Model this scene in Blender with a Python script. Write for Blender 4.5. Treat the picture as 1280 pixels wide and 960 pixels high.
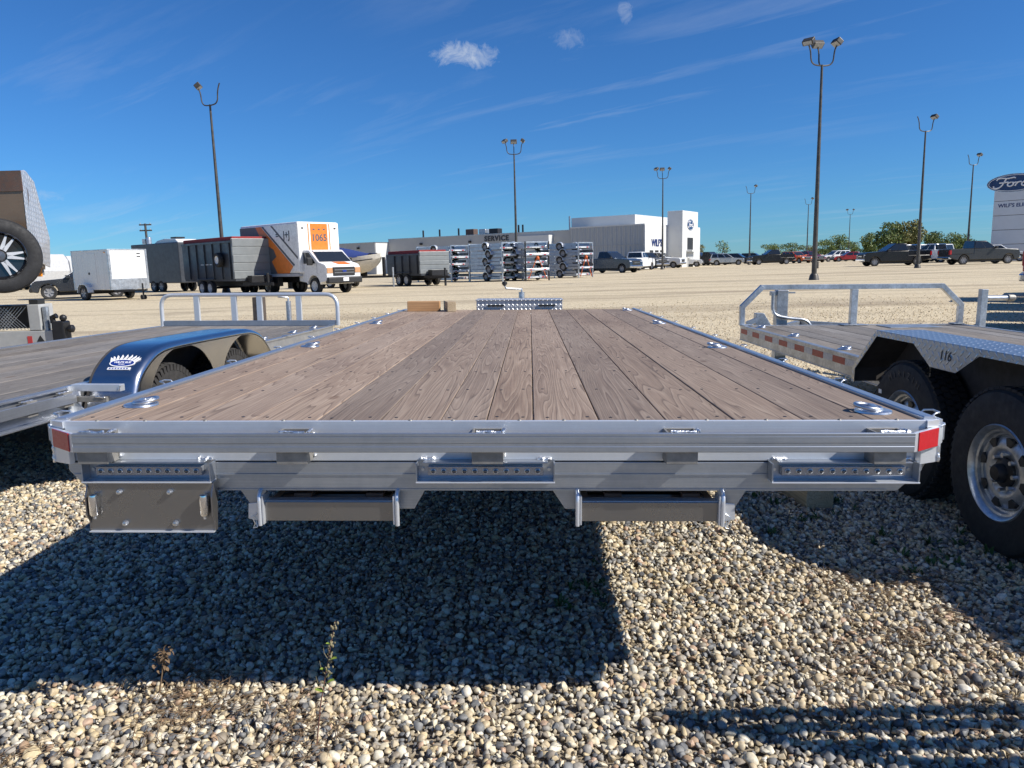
import bpy, bmesh, math, random
import numpy as np
from mathutils import Vector, Matrix, Euler, noise as mnoise
random.seed(7)
R = math.radians
for o in list(bpy.data.objects): bpy.data.objects.remove(o)
scene = bpy.context.scene
COL = scene.collection

# ------------------------------------------------------------------ camera, sky, sun, exposure
FPX, PITCH, ROLL, CAMH = 930.0, math.atan(152 / 930.0), R(1.55), 1.4
fw = Vector((0, math.cos(PITCH), -math.sin(PITCH)))
up0 = Vector((0, math.sin(PITCH), math.cos(PITCH)))
rt0 = Vector((1, 0, 0))
rt = rt0 * math.cos(ROLL) - up0 * math.sin(ROLL)
up = up0 * math.cos(ROLL) + rt0 * math.sin(ROLL)
CAM = Vector((0, 0, CAMH))
cd = bpy.data.cameras.new('camera'); cd.sensor_width = 36.0; cd.lens = FPX / 1280 * 36.0
cd.clip_start = 0.05; cd.clip_end = 5000
cam = bpy.data.objects.new('camera', cd); COL.objects.link(cam)
m = Matrix((rt, up, -fw)).transposed().to_4x4(); m.translation = CAM
cam.matrix_world = m
scene.camera = cam
def ray(px, py): return fw + rt * ((px - 640) / FPX) - up * ((py - 480) / FPX)
def on_z(px, py, z=0.0):
    d = ray(px, py); return CAM + d * ((z - CAMH) / d.z)
def at(px, py, Y):
    d = ray(px, py); return CAM + d * (Y / d.y)

SUN_EL, SUN_BACK = R(40.0), R(19.5)
S = Vector((math.cos(SUN_EL) * math.cos(SUN_BACK), -math.cos(SUN_EL) * math.sin(SUN_BACK), math.sin(SUN_EL)))
sl = bpy.data.lights.new('sun', 'SUN'); sl.energy = 5.0; sl.angle = R(0.5); sl.color = (1.0, 0.945, 0.86)
so = bpy.data.objects.new('sun', sl); COL.objects.link(so)
so.rotation_euler = (-S).to_track_quat('-Z', 'Y').to_euler(); so.location = (30, -10, 40)

world = bpy.data.worlds.new('World'); scene.world = world; world.use_nodes = True
wn, wl = world.node_tree.nodes, world.node_tree.links
for n in list(wn): wn.remove(n)
def N(t, tree_nodes, **kw):
    n = tree_nodes.new(t)
    for k, v in kw.items():
        if k == 'inp':
            for a, b in v.items(): n.inputs[a].default_value = b
        else: setattr(n, k, v)
    return n
out = N('ShaderNodeOutputWorld', wn); bg = N('ShaderNodeBackground', wn)
sky = N('ShaderNodeTexSky', wn, sky_type='NISHITA', sun_disc=False)
sky.sun_elevation = SUN_EL; sky.sun_rotation = math.atan2(S.x, S.y)
sky.air_density = 1.0; sky.dust_density = 0.0; sky.ozone_density = 4.0; sky.altitude = 250
bg.inputs[1].default_value = 0.053
hsv = N('ShaderNodeVectorMath', wn, operation='MULTIPLY'); hsv.inputs[1].default_value = (0.47, 1.01, 1.62)   # clear, dry northern air
wl.new(sky.outputs[0], hsv.inputs[0])
tc = N('ShaderNodeTexCoord', wn); sep = N('ShaderNodeSeparateXYZ', wn); wl.new(tc.outputs['Generated'], sep.inputs[0])
def M(op, a, b=None, c=None, nodes=wn, links=wl, clamp=False):
    n = nodes.new('ShaderNodeMath'); n.operation = op; n.use_clamp = clamp
    for i, v in enumerate((a, b, c)):
        if v is None: continue
        if isinstance(v, (int, float)): n.inputs[i].default_value = v
        else: links.new(v, n.inputs[i])
    return n.outputs[0]
zz = M('ADD', M('MAXIMUM', sep.outputs[2], 0.0), 0.10)
cx = M('DIVIDE', sep.outputs[0], zz); cy = M('DIVIDE', sep.outputs[1], zz)
cmb = N('ShaderNodeCombineXYZ', wn); wl.new(cx, cmb.inputs[0]); wl.new(cy, cmb.inputs[1])
mp0 = N('ShaderNodeMapping', wn); wl.new(cmb.outputs[0], mp0.inputs[0]); mp0.inputs['Rotation'].default_value = (0, 0, R(38))
mp = N('ShaderNodeMapping', wn); wl.new(mp0.outputs[0], mp.inputs[0])
mp.inputs['Scale'].default_value = (0.55, 2.6, 1); mp.inputs['Location'].default_value = (3.3, 1.2, 0)
ns = N('ShaderNodeTexNoise', wn, inp={'Scale': 1.1, 'Detail': 7.0, 'Roughness': 0.62, 'Distortion': 0.5}); wl.new(mp.outputs[0], ns.inputs['Vector'])
nm = N('ShaderNodeTexNoise', wn, inp={'Scale': 0.42, 'Detail': 2.0}); wl.new(cmb.outputs[0], nm.inputs['Vector'])
cir = N('ShaderNodeMapRange', wn, inp={'From Min': 0.52, 'From Max': 0.86, 'To Min': 0.0, 'To Max': 0.50}); wl.new(ns.outputs[0], cir.inputs[0])
cm2 = N('ShaderNodeMapRange', wn, inp={'From Min': 0.40, 'From Max': 0.66}); wl.new(nm.outputs[0], cm2.inputs[0])
cirrus = M('MULTIPLY', cir.outputs[0], cm2.outputs[0])
# a few small cumulus puffs scattered over the whole sky, one of them ahead
def puff(px, py, w, h, amp, fs=30.0):
    d = ray(px, py).normalized()
    side = d.cross(Vector((0, 0, 1))).normalized(); upv = side.cross(d)
    def dot(v):
        n = wn.new('ShaderNodeVectorMath'); n.operation = 'DOT_PRODUCT'
        wl.new(tc.outputs['Generated'], n.inputs[0]); n.inputs[1].default_value = v; return n.outputs['Value']
    nz = N('ShaderNodeTexNoise', wn, inp={'Scale': fs, 'Detail': 8.0, 'Roughness': 0.72, 'Distortion': 0.9}); wl.new(tc.outputs['Generated'], nz.inputs['Vector'])
    a = M('DIVIDE', dot(side), w); b = M('DIVIDE', dot(upv), h)
    b2 = M('ADD', b, M('MULTIPLY', a, 0.18))
    r2 = M('ADD', M('MULTIPLY', a, a), M('MULTIPLY', b2, b2))
    v = M('SUBTRACT', M('ADD', M('MULTIPLY', nz.outputs[0], 2.1), -0.20), M('MULTIPLY', r2, 0.85))
    front = M('GREATER_THAN', dot(d), 0.2)
    mr = N('ShaderNodeMapRange', wn, inp={'From Min': 0.40, 'From Max': 1.30, 'To Max': amp}); wl.new(v, mr.inputs[0])
    return M('MULTIPLY', mr.outputs[0], front)
tot = cirrus
for a in ((580, 70, 0.058, 0.024, 0.95), (712, 48, 0.030, 0.017, 0.34, 55.0), (781, 14, 0.014, 0.018, 0.40, 70.0), (60, 245, 0.022, 0.008, 0.30, 70.0)):
    tot = M('MAXIMUM', tot, puff(*a))
mx = N('ShaderNodeMix', wn, data_type='RGBA'); wl.new(tot, mx.inputs['Factor'])
wl.new(hsv.outputs[0], mx.inputs['A']); mx.inputs['B'].default_value = (9.0, 10.0, 11.5, 1)
wl.new(mx.outputs['Result'], bg.inputs[0]); wl.new(bg.outputs[0], out.inputs[0])

vs = scene.view_settings
vs.view_transform = 'Standard'; vs.look = 'None'; vs.gamma = 1.0; vs.use_curve_mapping = False; vs.exposure = 0.38
scene.render.engine = 'CYCLES'
scene.cycles.max_bounces = 8

# ------------------------------------------------------------------ helpers
def tag(o, label=None, cat=None, group=None, kind=None):
    if label: o['label'] = label
    if cat: o['category'] = cat
    if group: o['group'] = group
    if kind: o['kind'] = kind
    return o
def thing(name, label, cat, mat=None, loc=(0, 0, 0), rz=0.0, group=None):
    o = bpy.data.objects.new(name, None); COL.objects.link(o); o.empty_display_size = 0.2
    if mat is not None: o.matrix_world = mat
    else: o.location = loc; o.rotation_euler = (0, 0, rz)
    return tag(o, label, cat, group)
class MB:
    def __init__(s): s.v = []; s.f = []; s.T = None
    def add(s, vs, fs):
        n = len(s.v)
        if s.T is not None: vs = [tuple(s.T @ Vector(v)) for v in vs]
        s.v += [tuple(v) for v in vs]; s.f += [tuple(i + n for i in f) for f in fs]; return s
    def box(s, x0, x1, y0, y1, z0, z1):
        return s.add([(x0, y0, z0), (x1, y0, z0), (x1, y1, z0), (x0, y1, z0), (x0, y0, z1), (x1, y0, z1), (x1, y1, z1), (x0, y1, z1)],
                     [(0, 3, 2, 1), (4, 5, 6, 7), (0, 1, 5, 4), (1, 2, 6, 5), (2, 3, 7, 6), (3, 0, 4, 7)])
    def hexa(s, p): return s.add(p, [(0, 3, 2, 1), (4, 5, 6, 7), (0, 1, 5, 4), (1, 2, 6, 5), (2, 3, 7, 6), (3, 0, 4, 7)])
    def bar(s, a, b, w, h, upv=(0, 0, 1)):
        a = Vector(a); b = Vector(b); d = (b - a).normalized(); u = Vector(upv)
        if abs(d.dot(u)) > 0.98: u = Vector((0, 1, 0))
        sd = d.cross(u).normalized() * (w / 2); u2 = sd.cross(d).normalized() * (h / 2)
        return s.hexa([a - sd - u2, a + sd - u2, b + sd - u2, b - sd - u2, a - sd + u2, a + sd + u2, b + sd + u2, b - sd + u2])
    def prism(s, poly, ax, a, b):
        def P(p, t):
            if ax == 'x': return (t, p[0], p[1])
            if ax == 'y': return (p[0], t, p[1])
            return (p[0], p[1], t)
        n = len(poly); A = sum(poly[i][0] * poly[(i + 1) % n][1] - poly[(i + 1) % n][0] * poly[i][1] for i in range(n))
        flip = (A < 0) != (ax == 'y')
        if flip: poly = poly[::-1]
        vs = [P(p, a) for p in poly] + [P(p, b) for p in poly]
        fs = [tuple(range(n))[::-1], tuple(range(n, 2 * n))] + [(i, (i + 1) % n, n + (i + 1) % n, n + i) for i in range(n)]
        return s.add(vs, fs)
    def tube(s, path, r, n=8, caps=True, closed=False):
        path = [Vector(p) for p in path]; m = len(path); rs = r if isinstance(r, (list, tuple)) else [r] * m
        vs = []; prev = None
        for i, p in enumerate(path):
            if closed: d = path[(i + 1) % m] - path[i - 1]
            else: d = path[min(i + 1, m - 1)] - path[max(i - 1, 0)]
            d.normalize()
            if prev is None:
                u = Vector((0, 0, 1)) if abs(d.z) < 0.9 else Vector((1, 0, 0)); a = d.cross(u).normalized()
            else: a = (prev - d * prev.dot(d)).normalized()
            b = d.cross(a); prev = a
            for k in range(n):
                t = 2 * math.pi * k / n; vs.append(p + (a * math.cos(t) + b * math.sin(t)) * rs[i])
        fs = []
        for i in range(m if closed else m - 1):
            j = (i + 1) % m
            for k in range(n): fs.append((i * n + k, i * n + (k + 1) % n, j * n + (k + 1) % n, j * n + k))
        if caps and not closed: fs += [tuple(range(n))[::-1], tuple(range((m - 1) * n, m * n))]
        return s.add(vs, fs)
    def cyl(s, a, b, r, r2=None, n=16): return s.tube([a, b], [r, r if r2 is None else r2], n)
    def lathe(s, prof, c=(0, 0, 0), ax='x', n=32, closed=False):
        c = Vector(c); vs = []; m = len(prof)
        for i in range(n):
            t = 2 * math.pi * i / n; ct, st = math.cos(t), math.sin(t)
            for r, h in prof:
                vs.append(c + (Vector((h, r * ct, r * st)) if ax == 'x' else Vector((r * st, h, r * ct)) if ax == 'y' else Vector((r * ct, r * st, h))))
        fs = []
        for i in range(n):
            j = (i + 1) % n
            for k in range(m if closed else m - 1):
                l = (k + 1) % m; fs.append((i * m + k, j * m + k, j * m + l, i * m + l))
        return s.add(vs, fs)
    def sphere(s, c, r, sx=1, sy=1, sz=1, n=10):
        c = Vector(c); vs = [c + Vector((0, 0, r * sz))]; fs = []
        rings = n // 2
        for i in range(1, rings):
            p = math.pi * i / rings
            for k in range(n):
                t = 2 * math.pi * k / n; vs.append(c + Vector((r * sx * math.sin(p) * math.cos(t), r * sy * math.sin(p) * math.sin(t), r * sz * math.cos(p))))
        vs.append(c - Vector((0, 0, r * sz)))
        for k in range(n): fs.append((0, 1 + k, 1 + (k + 1) % n))
        for i in range(rings - 2):
            for k in range(n): a = 1 + i * n; fs.append((a + k, a + n + k, a + n + (k + 1) % n, a + (k + 1) % n))
        a = 1 + (rings - 2) * n; L = len(vs) - 1
        for k in range(n): fs.append((a + k, L, a + (k + 1) % n))
        return s.add(vs, fs)
    def mesh(s, name, smooth=None, uv=True):
        me = bpy.data.meshes.new(name); me.from_pydata(s.v, [], s.f); me.update()
        if smooth is not None:
            me.polygons.foreach_set('use_smooth', [True] * len(me.polygons)); me.set_sharp_from_angle(angle=R(smooth))
        if uv: box_uv(me)
        return me
    def build(s, name, mat, parent=None, smooth=None, bevel=None, fix=False, uv=True):
        me = s.mesh(name, smooth, uv)
        if fix:
            b = bmesh.new(); b.from_mesh(me); bmesh.ops.recalc_face_normals(b, faces=b.faces); b.to_mesh(me); b.free()
        return link(name, me, mat, parent, bevel)
def box_uv(me):
    n = len(me.polygons)
    if n == 0: return
    uvl = me.uv_layers.new(name='UVMap')
    nl = len(me.loops); co = np.empty(len(me.vertices) * 3, 'f'); me.vertices.foreach_get('co', co); co = co.reshape(-1, 3)
    li = np.empty(nl, 'i'); me.loops.foreach_get('vertex_index', li)
    pn = np.empty(n * 3, 'f'); me.polygons.foreach_get('normal', pn); pn = np.abs(pn.reshape(-1, 3))
    lt = np.empty(n, 'i'); me.polygons.foreach_get('loop_total', lt)
    ax = np.repeat(pn.argmax(1), lt); c = co[li]
    uv = np.where((ax == 0)[:, None], c[:, [1, 2]], np.where((ax == 1)[:, None], c[:, [0, 2]], c[:, [0, 1]]))
    uvl.data.foreach_set('uv', uv.astype('f').ravel())
def link(name, me, mat, parent=None, bevel=None):
    o = bpy.data.objects.new(name, me); COL.objects.link(o)
    if mat is not None: me.materials.append(mat)
    if parent is not None: o.parent = parent
    if bevel:
        b = o.modifiers.new('bevel', 'BEVEL'); b.width = bevel; b.segments = 2; b.limit_method = 'ANGLE'; b.angle_limit = R(40)
    return o
def dup(root, mat=None, loc=None, rz=None, label=None, group=None, swap=None):
    r = root.copy(); COL.objects.link(r)
    if mat is not None: r.matrix_world = mat
    if loc is not None: r.location = loc
    if rz is not None: r.rotation_euler = (0, 0, rz)
    if label: r['label'] = label
    if group: r['group'] = group
    def rec(src, dst):
        for ch in list(src.children):
            c = ch.copy(); COL.objects.link(c); c.parent = dst; c.matrix_parent_inverse = ch.matrix_parent_inverse
            if swap and c.material_slots:
                sl0 = c.material_slots[0]; mm = swap.get(sl0.material.name if sl0.material else '')
                if mm: sl0.link = 'OBJECT'; sl0.material = mm
            rec(ch, c)
    rec(root, r); return r
def text_mesh(s, size=1.0, extrude=0.002, shear=0.0, bold=0.0, space=1.0):
    cu = bpy.data.curves.new('lettering', 'FONT'); cu.body = s; cu.size = size; cu.extrude = extrude; cu.shear = shear; cu.offset = bold
    cu.space_character = space; cu.align_x = 'CENTER'; cu.align_y = 'CENTER'; cu.resolution_u = 4
    o = bpy.data.objects.new('lettering_source', cu); me = bpy.data.meshes.new_from_object(o)
    bpy.data.objects.remove(o); bpy.data.curves.remove(cu); return me
def text(s, mat, parent, mtx, size, extrude=0.002, name='lettering', **kw):
    me = text_mesh(s, size, extrude, **kw); me.name = name
    me.materials.clear(); o = link(name, me, mat, parent); o.matrix_local = mtx; return o
def frame_mtx(o, x, y, z):
    m = Matrix((Vector(x).normalized(), Vector(y).normalized(), Vector(z).normalized())).transposed().to_4x4(); m.translation = Vector(o); return m

# ------------------------------------------------------------------ materials
MATS = {}
def mat_new(name):
    m = bpy.data.materials.new(name); m.use_nodes = True
    nt = m.node_tree; b = nt.nodes['Principled BSDF']; MATS[name] = m
    return m, nt.nodes, nt.links, b
def spec(b, **kw):
    for k, v in kw.items():
        b.inputs[k.replace('_', ' ')].default_value = v if not isinstance(v, tuple) else (v + (1,) if len(v) == 3 else v)
def ramp(nodes, stops, interp='LINEAR'):
    r = nodes.new('ShaderNodeValToRGB'); r.color_ramp.interpolation = interp
    e = r.color_ramp.elements
    while len(e) < len(stops): e.new(0.5)
    for i, (p, c) in enumerate(stops):
        e[i].position = p; e[i].color = tuple(c) + (1,) if len(c) == 3 else c
    return r
def mixc(nodes, links, fac, a, b, blend='MIX'):
    n = nodes.new('ShaderNodeMix'); n.data_type = 'RGBA'; n.blend_type = blend
    for key, v in (('Factor', fac), ('A', a), ('B', b)):
        if isinstance(v, (int, float)): n.inputs[key].default_value = v
        elif isinstance(v, tuple): n.inputs[key].default_value = v + (1,) if len(v) == 3 else v
        else: links.new(v, n.inputs[key])
    return n.outputs['Result']
def noise_tex(nodes, links, vec, scale, detail=4.0, rough=0.55, dist=0.0):
    n = nodes.new('ShaderNodeTexNoise'); n.inputs['Scale'].default_value = scale; n.inputs['Detail'].default_value = detail
    n.inputs['Roughness'].default_value = rough; n.inputs['Distortion'].default_value = dist
    if vec is not None: links.new(vec, n.inputs['Vector'])
    return n.outputs[0]
def mapping(nodes, links, src, scale=(1, 1, 1), loc=(0, 0, 0), rot=(0, 0, 0)):
    n = nodes.new('ShaderNodeMapping'); links.new(src, n.inputs[0]); n.inputs['Scale'].default_value = scale
    n.inputs['Location'].default_value = loc; n.inputs['Rotation'].default_value = rot; return n.outputs[0]
def bump(nodes, links, b, h, strength=0.3, dist=0.01):
    n = nodes.new('ShaderNodeBump'); n.inputs['Strength'].default_value = strength; n.inputs['Distance'].default_value = dist
    links.new(h, n.inputs['Height']); links.new(n.outputs[0], b.inputs['Normal']); return n
def simple(name, col, rough=0.5, metal=0.0, var=0.12, scale=6.0, coat=0.0, rvar=0.1, bmp=0.0, bscale=60.0):
    m, nd, ln, b = mat_new(name)
    tc = nd.new('ShaderNodeTexCoord')
    n = noise_tex(nd, ln, tc.outputs['Object'], scale, 6.0, 0.6)
    r = ramp(nd, [(0.3, tuple(c * (1 - var) for c in col)), (0.7, tuple(min(1, c * (1 + var)) for c in col))]); ln.new(n, r.inputs[0])
    ln.new(r.outputs[0], b.inputs['Base Color'])
    mr = nd.new('ShaderNodeMapRange'); mr.inputs['To Min'].default_value = max(0.02, rough - rvar); mr.inputs['To Max'].default_value = rough + rvar
    mr.inputs['From Min'].default_value = 0.3; mr.inputs['From Max'].default_value = 0.7
    n2 = noise_tex(nd, ln, tc.outputs['Object'], scale * 2.3, 5.0); ln.new(n2, mr.inputs[0]); ln.new(mr.outputs[0], b.inputs['Roughness'])
    spec(b, Metallic=metal); b.inputs['Coat Weight'].default_value = coat; b.inputs['Coat Roughness'].default_value = 0.06
    if bmp: bump(nd, ln, b, noise_tex(nd, ln, tc.outputs['Object'], bscale, 5.0), bmp, 0.004)
    return m
def brushed(name, col, rough, axis=(1, 60, 60), metal=0.84, smudge=0.34, bmp=0.05):
    m, nd, ln, b = mat_new(name); tc = nd.new('ShaderNodeTexCoord')
    v = mapping(nd, ln, tc.outputs['Object'], axis)
    n = noise_tex(nd, ln, v, 4.0, 5.0, 0.6); n2 = noise_tex(nd, ln, tc.outputs['Object'], 3.0, 7.0, 0.65, 0.4); n3 = noise_tex(nd, ln, tc.outputs['Object'], 23.0, 6.0, 0.7)
    f = M('ADD', M('MULTIPLY', n, 0.3, nodes=nd, links=ln), M('ADD', M('MULTIPLY', n2, 0.45, nodes=nd, links=ln), M('MULTIPLY', n3, 0.25, nodes=nd, links=ln), nodes=nd, links=ln), nodes=nd, links=ln)
    r = ramp(nd, [(0.34, tuple(c * (1 - smudge) for c in col)), (0.62, col)]); ln.new(f, r.inputs[0]); ln.new(r.outputs[0], b.inputs['Base Color'])
    mr = nd.new('ShaderNodeMapRange'); mr.inputs['From Min'].default_value = 0.35; mr.inputs['From Max'].default_value = 0.65
    mr.inputs['To Min'].default_value = rough + 0.10; mr.inputs['To Max'].default_value = rough - 0.06; ln.new(f, mr.inputs[0]); ln.new(mr.outputs[0], b.inputs['Roughness'])
    spec(b, Metallic=metal)
    if bmp: bump(nd, ln, b, n, bmp, 0.002)
    return m
def galvanised(name, col=(0.52, 0.55, 0.58), rough=0.42):
    m, nd, ln, b = mat_new(name); tc = nd.new('ShaderNodeTexCoord')
    vo = nd.new('ShaderNodeTexVoronoi'); vo.inputs['Scale'].default_value = 55.0; ln.new(tc.outputs['Object'], vo.inputs['Vector'])
    n = noise_tex(nd, ln, tc.outputs['Object'], 5.0, 6.0, 0.65)
    c1 = mixc(nd, ln, vo.outputs['Color'], tuple(c * 0.8 for c in col), tuple(c * 1.1 for c in col))
    r = ramp(nd, [(0.35, (0.62, 0.62, 0.62)), (0.65, (1.05, 1.05, 1.05))]); ln.new(n, r.inputs[0])
    ln.new(mixc(nd, ln, 1.0, c1, r.outputs[0], 'MULTIPLY'), b.inputs['Base Color'])
    spec(b, Metallic=0.8, Roughness=rough); return m
def treadplate(name, col=(0.62, 0.64, 0.67), k=26.0, rough=0.3, metal=0.9, lug=1.3):
    m, nd, ln, b = mat_new(name); uv = nd.new('ShaderNodeUVMap'); uv.uv_map = 'UVMap'
    v = mapping(nd, ln, uv.outputs[0], (k, k, 1), rot=(0, 0, R(45)))
    sp = nd.new('ShaderNodeSeparateXYZ'); ln.new(v, sp.inputs[0])
    mm = lambda op, a, b2=None, c=None, clamp=False: M(op, a, b2, c, nodes=nd, links=ln, clamp=clamp)
    fx, fy = mm('FLOOR', sp.outputs[0]), mm('FLOOR', sp.outputs[1])
    a, c = mm('SUBTRACT', mm('FRACT', sp.outputs[0]), 0.5), mm('SUBTRACT', mm('FRACT', sp.outputs[1]), 0.5)
    par = mm('MODULO', mm('ABSOLUTE', mm('ADD', fx, fy)), 2.0)
    u1 = mm('ADD', mm('MULTIPLY', a, mm('SUBTRACT', 1.0, par)), mm('MULTIPLY', c, par))
    v1 = mm('ADD', mm('MULTIPLY', c, mm('SUBTRACT', 1.0, par)), mm('MULTIPLY', a, par))
    e = mm('ADD', mm('POWER', mm('DIVIDE', mm('ABSOLUTE', u1), 0.52), 2.0), mm('POWER', mm('DIVIDE', mm('ABSOLUTE', v1), 0.17), 2.0))
    h = mm('SUBTRACT', 1.0, e, clamp=True)
    n = noise_tex(nd, ln, uv.outputs[0], 4.0, 5.0)
    r = ramp(nd, [(0.3, tuple(x * 0.75 for x in col)), (0.7, col)]); ln.new(n, r.inputs[0])
    ln.new(mixc(nd, ln, h, r.outputs[0], tuple(min(1, x * lug) for x in col)), b.inputs['Base Color'])
    spec(b, Metallic=metal, Roughness=rough); bump(nd, ln, b, h, 1.0, 0.006); return m
def wood(name, dark, mid, light, line, grain=1.0, rough=0.75):
    """planks whose length runs along local Y; every plank object gets its own figure"""
    m, nd, ln, b = mat_new(name); tc = nd.new('ShaderNodeTexCoord'); oi = nd.new('ShaderNodeObjectInfo')
    mm = lambda op, a, b2=None, c=None, clamp=False: M(op, a, b2, c, nodes=nd, links=ln, clamp=clamp)
    off = nd.new('ShaderNodeCombineXYZ'); rv = mm('MULTIPLY', oi.outputs['Random'], 37.0)
    ln.new(rv, off.inputs[0]); ln.new(mm('MULTIPLY', rv, 1.7), off.inputs[1]); ln.new(mm('MULTIPLY', rv, 0.37), off.inputs[2])
    ad = nd.new('ShaderNodeVectorMath'); ad.operation = 'ADD'; ln.new(tc.outputs['Object'], ad.inputs[0]); ln.new(off.outputs[0], ad.inputs[1])
    p = ad.outputs[0]
    big = noise_tex(nd, ln, mapping(nd, ln, p, (6.5, 0.34, 6.5)), 1.0, 2.0, 0.5, 0.12)
    rings = mm('FRACT', mm('MULTIPLY', big, 30.0 * grain))
    rl = ramp(nd, [(0.0, (0, 0, 0)), (0.55, (0.12,) * 3), (0.85, (1,) * 3), (0.97, (0.5,) * 3), (1.0, (0, 0, 0))]); ln.new(rings, rl.inputs[0])
    fine = noise_tex(nd, ln, mapping(nd, ln, p, (170, 3.2, 170)), 1.0, 3.0, 0.6)
    blot = noise_tex(nd, ln, mapping(nd, ln, p, (3.0, 0.9, 3.0)), 1.0, 5.0, 0.6)
    r = ramp(nd, [(0.3, dark), (0.5, mid), (0.72, light)]); ln.new(blot, r.inputs[0])
    dkl = ramp(nd, [(0.0, (1,) * 3), (0.16, (0,) * 3), (0.97, (0,) * 3), (1.0, (1,) * 3)]); ln.new(rings, dkl.inputs[0])
    c0 = mixc(nd, ln, mm('MULTIPLY', rl.outputs[0], 0.40), r.outputs[0], line)
    c1 = mixc(nd, ln, mm('MULTIPLY', dkl.outputs[0], 0.72), c0, tuple(x * .62 for x in dark))
    fr = ramp(nd, [(0.30, (0.78,) * 3), (0.64, (1.12,) * 3)]); ln.new(fine, fr.inputs[0])
    c2 = mixc(nd, ln, 1.0, c1, fr.outputs[0], 'MULTIPLY')
    # splits: long thin dark checks, knots, and a per plank tone
    sp = noise_tex(nd, ln, mapping(nd, ln, p, (60, 0.7, 60)), 1.0, 2.0)
    cr = ramp(nd, [(0.69, (0,) * 3), (0.73, (1,) * 3)]); ln.new(sp, cr.inputs[0])
    c3 = mixc(nd, ln, mm('MULTIPLY', cr.outputs[0], 0.5), c2, tuple(x * 0.3 for x in dark))
    vo = nd.new('ShaderNodeTexVoronoi'); ln.new(mapping(nd, ln, p, (3.6, 1.6, 3.6)), vo.inputs['Vector']); vo.inputs['Scale'].default_value = 1.0
    kr = ramp(nd, [(0.05, (1,) * 3), (0.085, (0,) * 3)]); ln.new(vo.outputs['Distance'], kr.inputs[0])
    c4 = mixc(nd, ln, mm('MULTIPLY', kr.outputs[0], 0.6), c3, (0.10, 0.055, 0.03))
    tone = nd.new('ShaderNodeMapRange'); tone.inputs['To Min'].default_value = 0.80; tone.inputs['To Max'].default_value = 1.16; ln.new(oi.outputs['Random'], tone.inputs[0])
    tcol = nd.new('ShaderNodeCombineXYZ'); hue = mm('FRACT', mm('MULTIPLY', oi.outputs['Random'], 7.31))
    ln.new(mm('MULTIPLY', tone.outputs[0], mm('ADD', 0.98, mm('MULTIPLY', hue, 0.07))), tcol.inputs[0]); ln.new(tone.outputs[0], tcol.inputs[1]); ln.new(mm('MULTIPLY', tone.outputs[0], mm('SUBTRACT', 1.03, mm('MULTIPLY', hue, 0.09))), tcol.inputs[2])
    ln.new(mixc(nd, ln, 1.0, c4, tcol.outputs[0], 'MULTIPLY'), b.inputs['Base Color'])
    spec(b, Roughness=rough)
    bump(nd, ln, b, mm('ADD', mm('MULTIPLY', fine, 0.6), mm('SUBTRACT', mm('MULTIPLY', rl.outputs[0], 0.4), cr.outputs[0])), 0.35, 0.002)
    return m
alu = brushed('mill_aluminium', (0.48, 0.515, 0.565), 0.36)
alu_y = brushed('rail_aluminium', (0.58, 0.61, 0.66), 0.34, (60, 1, 60))
alu_clean = brushed('clean_aluminium', (0.76, 0.79, 0.83), 0.32, smudge=0.14, metal=0.6)
trim_alu = brushed('trim_aluminium', (0.66, 0.70, 0.76), 0.42, smudge=0.2, metal=0.5)
plate_alu = brushed('smooth_plate', (0.275, 0.27, 0.265), 0.27, (1, 1, 1), smudge=0.1, bmp=0)
weldm = simple('weld_metal', (0.82, 0.83, 0.85), 0.34, 0.95, 0.25, 90.0, bmp=0.6, bscale=160)
dullblock = simple('dull_extrusion', (0.27, 0.26, 0.24), 0.55, 0.5, 0.2, 30.0)
galv = galvanised('galvanised_steel')
galv_l = galvanised('bright_galvanised', (0.66, 0.69, 0.72), 0.36)
zinc = simple('zinc_plated', (0.60, 0.62, 0.65), 0.36, 0.95, 0.15, 40.0)
tread_r = treadplate('treadplate', (0.50, 0.53, 0.57), 24.0, 0.34)
tread_box = treadplate('treadplate_box', (0.62, 0.63, 0.65), 30.0, 0.42, 0.7)
fender_metal = simple('polished_fender', (0.58, 0.59, 0.61), 0.22, 1.0, 0.06, 3.0, rvar=0.03)
black_steel = simple('black_steel', (0.022, 0.022, 0.024), 0.45, 0.3, 0.3, 8.0)
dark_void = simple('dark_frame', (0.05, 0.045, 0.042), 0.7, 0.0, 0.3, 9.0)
brown_inside = simple('primer_brown', (0.10, 0.065, 0.05), 0.75, 0.0, 0.25, 12.0)
dusty_rubber = simple('dusty_rubber', (0.034, 0.032, 0.030), 0.85, 0.0, 0.35, 20.0, bmp=0.2, bscale=90)
rubber = simple('tyre_rubber', (0.019, 0.019, 0.020), 0.75, 0.0, 0.3, 14.0, bmp=0.2, bscale=90)
chrome = simple('chrome', (0.8, 0.8, 0.82), 0.12, 1.0, 0.05, 5.0, rvar=0.03)
red_refl = simple('red_reflector', (0.50, 0.004, 0.008), 0.45, 0.0, 0.06, 60.0, coat=0.6, bmp=0.25, bscale=500)
amber = simple('amber_lens', (0.85, 0.30, 0.02), 0.25, coat=0.5)
red_lens = simple('red_lens', (0.45, 0.01, 0.015), 0.2, coat=0.6)
white_paint = simple('white_paint', (0.66, 0.665, 0.66), 0.3, 0.0, 0.04, 2.0, coat=0.3)
cream_wall = simple('pale_wall', (0.62, 0.625, 0.61), 0.6, 0.0, 0.05, 0.6)
led_lens = simple('led_lens', (0.10, 0.105, 0.12), 0.12, 0.6, 0.3, 80.0, coat=0.8)
led_body = simple('led_body', (0.32, 0.34, 0.38), 0.22, 0.6, 0.1, 40.0, coat=0.6)
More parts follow.
